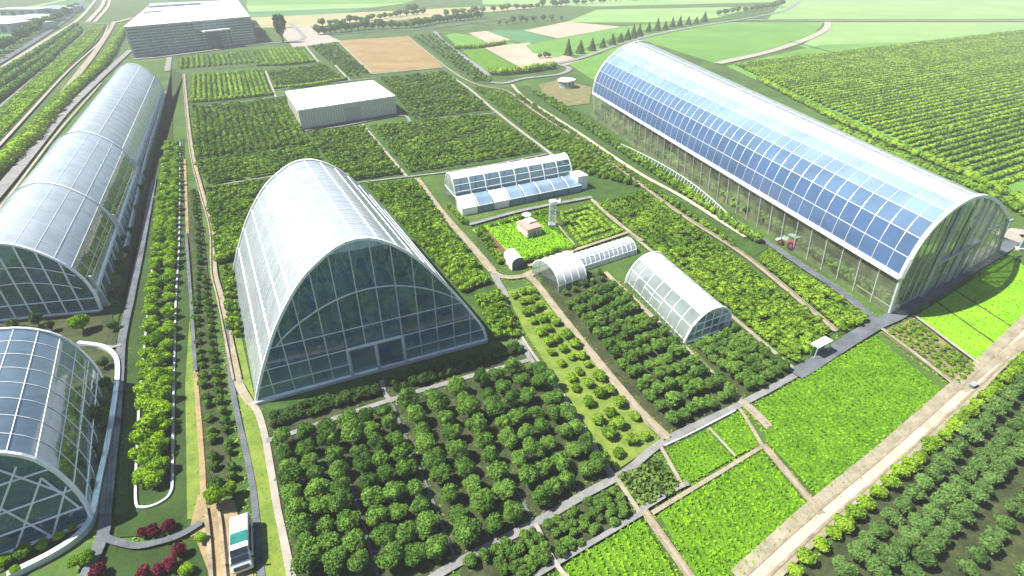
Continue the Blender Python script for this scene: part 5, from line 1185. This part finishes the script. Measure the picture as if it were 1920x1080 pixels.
link('verge_grass', np_mesh('verge_grass', q, np.zeros((0, 3), int), f4, M['leafhedge']), None); tag(bpy.data.objects['verge_grass'], "tufts of rough grass along the track edges", 'grass', kind='stuff')
gq = [G(*p) for p in [(1046, 402), (1106, 387), (1168, 438), (1090, 465)]]
def bil(u, v): return (gq[0] * (1 - u) + gq[1] * u) * (1 - v) + (gq[3] * (1 - u) + gq[2] * u) * v
for k, m_ in enumerate((.04, .20, .34)):
    c_ = [bil(m_, m_), bil(1 - m_, m_), bil(1 - m_, 1 - m_), bil(m_, 1 - m_), bil(m_, m_ + .03)]
    hedge('garden_hedge', c_, 1.5, 1.0, M['leaffield' if k != 1 else 'leafhedge'], ["outer clipped hedge ring of the patterned garden", "middle clipped hedge ring of the patterned garden", "inner clipped hedge ring of the patterned garden"][k], 'hedge', 'hedge rings of the patterned garden', .4, 16, ground=True)
hedge('garden_hedge', [bil(.46, .46), bil(.46, .56)], 1.8, .8, M['leafhedge'], "short bright hedge block at the centre of the patterned garden", 'hedge', None, .4, 24, ground=True)
# vine rows and hedges
for q, n, t in (([(360, 142), (494, 134), (511, 178), (358, 194)], 15, "plot below the big hall drive"), ([(336, 110), (464, 98), (476, 118), (335, 130)], 14, "first plot before the big hall"), ([(470, 98), (568, 90), (590, 117), (482, 122)], 13, "second plot before the big hall")):
    a, b, c, d = [G(*p) for p in q]
    for k in range(n):
        u = (k + .5) / n; p, r_ = a * (1 - u) + b * u, d * (1 - u) + c * u
        hedge('vine_row', [p, r_], 1.6, 1.7, M['leaffield'], f"green vine row, {ordw(k + 1)} from the tan track, {t}", 'vine row', 'vine rows before the big hall', .6, 10, ground=True)
hedge('hedge', [(356, 192), (400, 190), (512, 178)], 2.2, 2.0, M['leaffield'], "clipped hedge closing the vine rows", 'hedge', None, .6, 12); hedge('hedge', [(480, 124), (540, 122), (594, 116)], 2.2, 2.0, M['leaffield'], "short clipped hedge below the second vine plot", 'hedge', None, .6, 12)
hedge('hedge', [(516, 167), (580, 162), (650, 150)], 2.2, 2.0, M['leaffield'], "clipped hedge behind the warehouse", 'hedge', None, .6, 12); hedge('hedge', [(920, 140), (960, 139), (1040, 128)], 5, 4, M['leaffield'], "thick hedge below the green field squares", 'hedge', None, .9, 14)
hedge('hedge', [(853, 92), (900, 90), (946, 82)], 4, 3, M['leaffield'], "hedge between the two green field squares", 'hedge', None, .9, 10)
dr = ray(3086, -80); dv = np.array([dr[0], dr[1], 0]); dv /= np.linalg.norm(dv)
L0, L1 = G(1372, 124), G(1885, 362)
for k in range(50):
    p = L0 * (1 - k / 50) + L1 * (k / 50); ln = 430 - 3 * k
    hedge('crop_hedge_row', [p + dv * 3, p + dv * ln * .5 + np.array([.3, .2, 0]), p + dv * ln], 1.6, 1.8, M['leaffield'], f"dark green row, {ordw(k + 1)} from the curving road behind the solar greenhouse", 'crop row', 'long rows in the field behind the solar greenhouse', .75, 7, ground=True)
hedge('hedge', [(1420, 150), (1560, 222), (1700, 285), (1840, 345), (1930, 390)], 3.0, 2.6, M['leafhedge'], "light green hedge running behind the solar greenhouse", 'hedge', None, .7, 12); hedge('hedge', [(1560, 240), (1700, 305), (1860, 372), (1930, 410)], 3.0, 2.6, M['leaffield'], "darker hedge nearer the solar greenhouse back wall", 'hedge', None, .7, 12)
for k in range(6):
    u = (k + .5) / 6
    hedge('strip_row', [tuple(np.array(a) * (1 - u) + np.array(b) * u) for a, b in (((-40, 245), (-40, 300)), ((0, 213), (0, 262)), ((80, 140), (118, 138)), ((155, 72), (180, 76)), ((178, 50), (198, 50)))], 2.4, 1.7, M['leaffield'], f"green crop row, {ordw(k + 1)} from the grey lane in the strip left behind the dirt lane", 'crop row', 'rows of the planted strip', .7, 8)
for k, px in enumerate([[(-40, 172), (0, 145), (100, 80), (145, 48)], [(-40, 190), (0, 163), (100, 95), (150, 55)], [(-40, 215), (0, 186), (80, 125), (150, 62)]]):
    hedge('hedge', px, 4.5, 3.2, M['leafmid'], f"long green hedge, {ordw(k + 1)} from the pale lane near the tree belt", 'hedge', 'hedges beside the pale lane', .9, 12)
hedge('hedge', [(-30, 345), (0, 317), (60, 262), (133, 180), (200, 113), (236, 50)], 5.5, 3.6, M['leafhedge'], "bright shaggy hedge along the dirt lane behind the long greenhouse", 'hedge', None, .8, 22, lump=.8)
hedge('hedge', [(-40, 268), (0, 240), (90, 160)], 2.5, 1.6, M['leafmid'], "low scrubby hedge beside the canal edge", 'hedge', None, .7, 7)
# trees far away
far = TreeKind('belt_tree', M['leafmid'], 4, .4, 3, seed=20, rad=4.9, hgt=8.5, base=.2, lumps=14, nleaf=420, leaf=1.3, lump_r=.42)
def belt(px, n, t, s, g, jit=.3, side=1.0):
    for j, p in enumerate(linepts(px, n, jit, side)): far.add(p, f"{t}, {ordw(j + 1)} in line", 'tree', g, s * random.uniform(.8, 1.25))
belt([(592, 66), (680, 56), (770, 52), (830, 42), (905, 34)], 34, "dark tree of the belt along the road behind the stubble field", .95, 'tree belt behind the stubble field')
belt([(600, 50), (680, 40), (760, 30), (800, 26)], 18, "tree of the second belt beyond the road", .8, 'second tree belt'); belt([(830, 32), (900, 24), (1000, 16), (1120, 6), (1200, 0)], 30, "far belt tree beside the long road", 1.0, 'far tree belt', side=4)
belt([(-30, 118), (0, 100), (60, 66), (110, 40), (150, 16)], 36, "tree of the belt beside the dark road", .95, 'tree belt beside the dark road'); belt([(1340, 30), (1400, 22), (1470, 12)], 12, "distant tree along the long road", .9, 'distant roadside trees'); belt([(930, 48), (1000, 40), (1060, 38)], 9, "small far tree near the pink field", .7, 'small far trees')
belt([(490, 70), (496, 66)], 2, "bush at the big hall corner", .7, 'bushes at the big hall'); belt([(765, 24), (782, 22)], 3, "taller tree above the belt", 1.3, 'tall trees of the belt'); belt([(1010, 110), (1030, 107)], 3, "low tree at the bare earth edge", .45, 'low trees at the bare earth')
tall = TreeKind('tall_tree', M['leafdeep'], 1, .6, 4, seed=21, rad=4.6, hgt=14, base=1.0, lumps=22, nleaf=1400, leaf=1.0, lump_r=.34)
tall.add(G(531, 80), "tall dark tree in the pale yard beside the big hall", 'tree', None, 1.45)
def conifer_mesh(seed):
    r = np.random.default_rng(seed); V, T, Q = [], [], []; n = 520; z = r.random(n) ** 1.3 * 8.6 + .5; rad = (9.3 - z) * .40 * r.uniform(.75, 1.1, n); a = r.uniform(0, 6.283, n)
    p = np.stack([np.cos(a) * rad, np.sin(a) * rad, z], 1); nr_ = np.stack([np.cos(a), np.sin(a), np.full(n, .7)], 1); q, f = leaves_at(r, p, nr_, .95, .35)
    cv, cf = ICO1; v = cv * np.array([1.9, 1.9, 4.0]) + np.array([0, 0, 4.2]); k = v[:, 2:3] / 9; v[:, :2] *= (1.25 - k); return np_mesh('crown', np.concatenate([v, q]), cf, f + len(v), M['leafdeep'])
con = TreeKind('conifer', M['leafdeep'], 1, .25, 2, seed=22, rad=1, hgt=1, base=0, lumps=3, nleaf=10, leaf=.2); con.crowns = [conifer_mesh(s) for s in (1, 2, 3)]
for k, px in enumerate([(1065, 104), (1088, 100), (1110, 95), (1130, 90), (1148, 85), (1163, 80), (1176, 76), (1187, 72), (1198, 68), (1216, 60), (1232, 57), (1247, 55), (1260, 51), (1274, 49), (1290, 46), (1305, 44), (1320, 41)]):
    con.add(G(*px), f"dark conifer, {ordw(k + 1)} in the row beside the long road", 'tree', 'conifers beside the long road', random.uniform(.8, 1.1))
# plants inside the glasshouses
def inner(name, q, nu, nv, s, mat, label):
    pts = quadpts([np.array(p)[:2] for p in q], nu, nv, .2, px=False); pts = [p for _, _, p in pts]
    link(name, np_mesh(name, *merged(FA, pts, [random.uniform(0, 6.28) for _ in pts], [s * random.uniform(.8, 1.2) for _ in pts]), M[mat]), None); tag(bpy.data.objects[name], label, 'plants', kind='stuff')
def toworld(V, p): return np.array(p) + np.array(V.root.location)
def floor_q(V, u0, u1, t0, t1): return [toworld(V, V.base(u0, t1)), toworld(V, V.base(u1, t1)), toworld(V, V.base(u1, t0)), toworld(V, V.base(u0, t0))]
inner('glasshouse_planting', floor_q(GC, .08, .92, .12, .9), 16, 18, 1.2, 'leafdeep', "dim rows of plants inside the tall glasshouse")
inner('barrel_planting', floor_q(GL, .08, .92, .03, .97), 12, 34, 1.1, 'leaffield', "rows of plants inside the long barrel greenhouse")
inner('corner_planting', floor_q(GD, .06, .94, .06, .95), 10, 16, 1.0, 'leafmid', "rows of plants inside the dome greenhouse")
r0 = GR
lAw, lCw = np.array(A) * 0 + toworld(GR, lA), toworld(GR, lC)
def qR(u0, u1, t0, t1):
    e = np.array([lAw[0], lAw[1], 0]); x = (toworld(GR, rB) - lAw); y = (lCw - lAw); f = lambda u, t: e + x * u + y * t; return [f(u0, t1), f(u1, t1), f(u1, t0), f(u0, t0)]
inner('solar_house_planting', qR(.03, .24, .012, .99), 4, 60, 3.0, 'leafmid', "tall plant rows inside the glass wall of the solar greenhouse"); inner('solar_house_seedlings', qR(.3, .95, .16, .99), 14, 70, .8, 'crop', "low bright seedling rows inside the solar greenhouse")
# town far away
for k, (px, sx, sy, h) in enumerate([((18, 50), 26, 12, 7), ((40, 47), 30, 12, 7), ((5, 60), 20, 14, 8), ((52, 28), 24, 14, 7), ((80, 40), 18, 12, 6), ((100, 26), 22, 12, 6), ((62, 55), 18, 10, 6), ((118, 22), 20, 12, 6)]):
    b = G(*px); lab = ["long white-roofed shed beyond the tree belt", "second long white-roofed shed beyond the tree belt", "pale square shed at the picture edge beyond the tree belt", "far grey-roofed shed by the bright field strip", "low dark shed in the bluish yard", "far low shed in the bluish yard", "small shed close behind the tree belt", "farthest small shed in the bluish yard"][k]
    root, l, ro = block('farm_shed', lab, [b + np.array(d) for d in ((-sx, -sy, 0), (sx, -sy, 0), (sx, sy, 0), (-sx, sy, 0))], h, M['facade'], M['roofwhite'] if k < 4 else M['mgrey']); root['group'] = 'sheds beyond the tree belt'
    mb = MB()
    for j in range(4): mb.box((l[0][0] + sx * (.3 + .47 * j), l[0][1] - .1, h * .45), (sx * .22, .2, h * .6))
    mb.build('door', M['dgrey'], root)

# ------------------------------------------------------------------ air
hz = MB(); hz.box((0, 5850, 30.5), (14200, 12500, 65))
m, t, out = nmat('air'); v = N(t, "ShaderNodeVolumePrincipled"); v.inputs["Color"].default_value = (.92, .96, 1, 1); v.inputs["Density"].default_value = .00033; v.inputs["Anisotropy"].default_value = 0.0
t.links.new(v.outputs[0], out.inputs["Volume"]); tag(hz.build('haze', m), "pale morning haze over the plain", 'haze', kind='stuff')
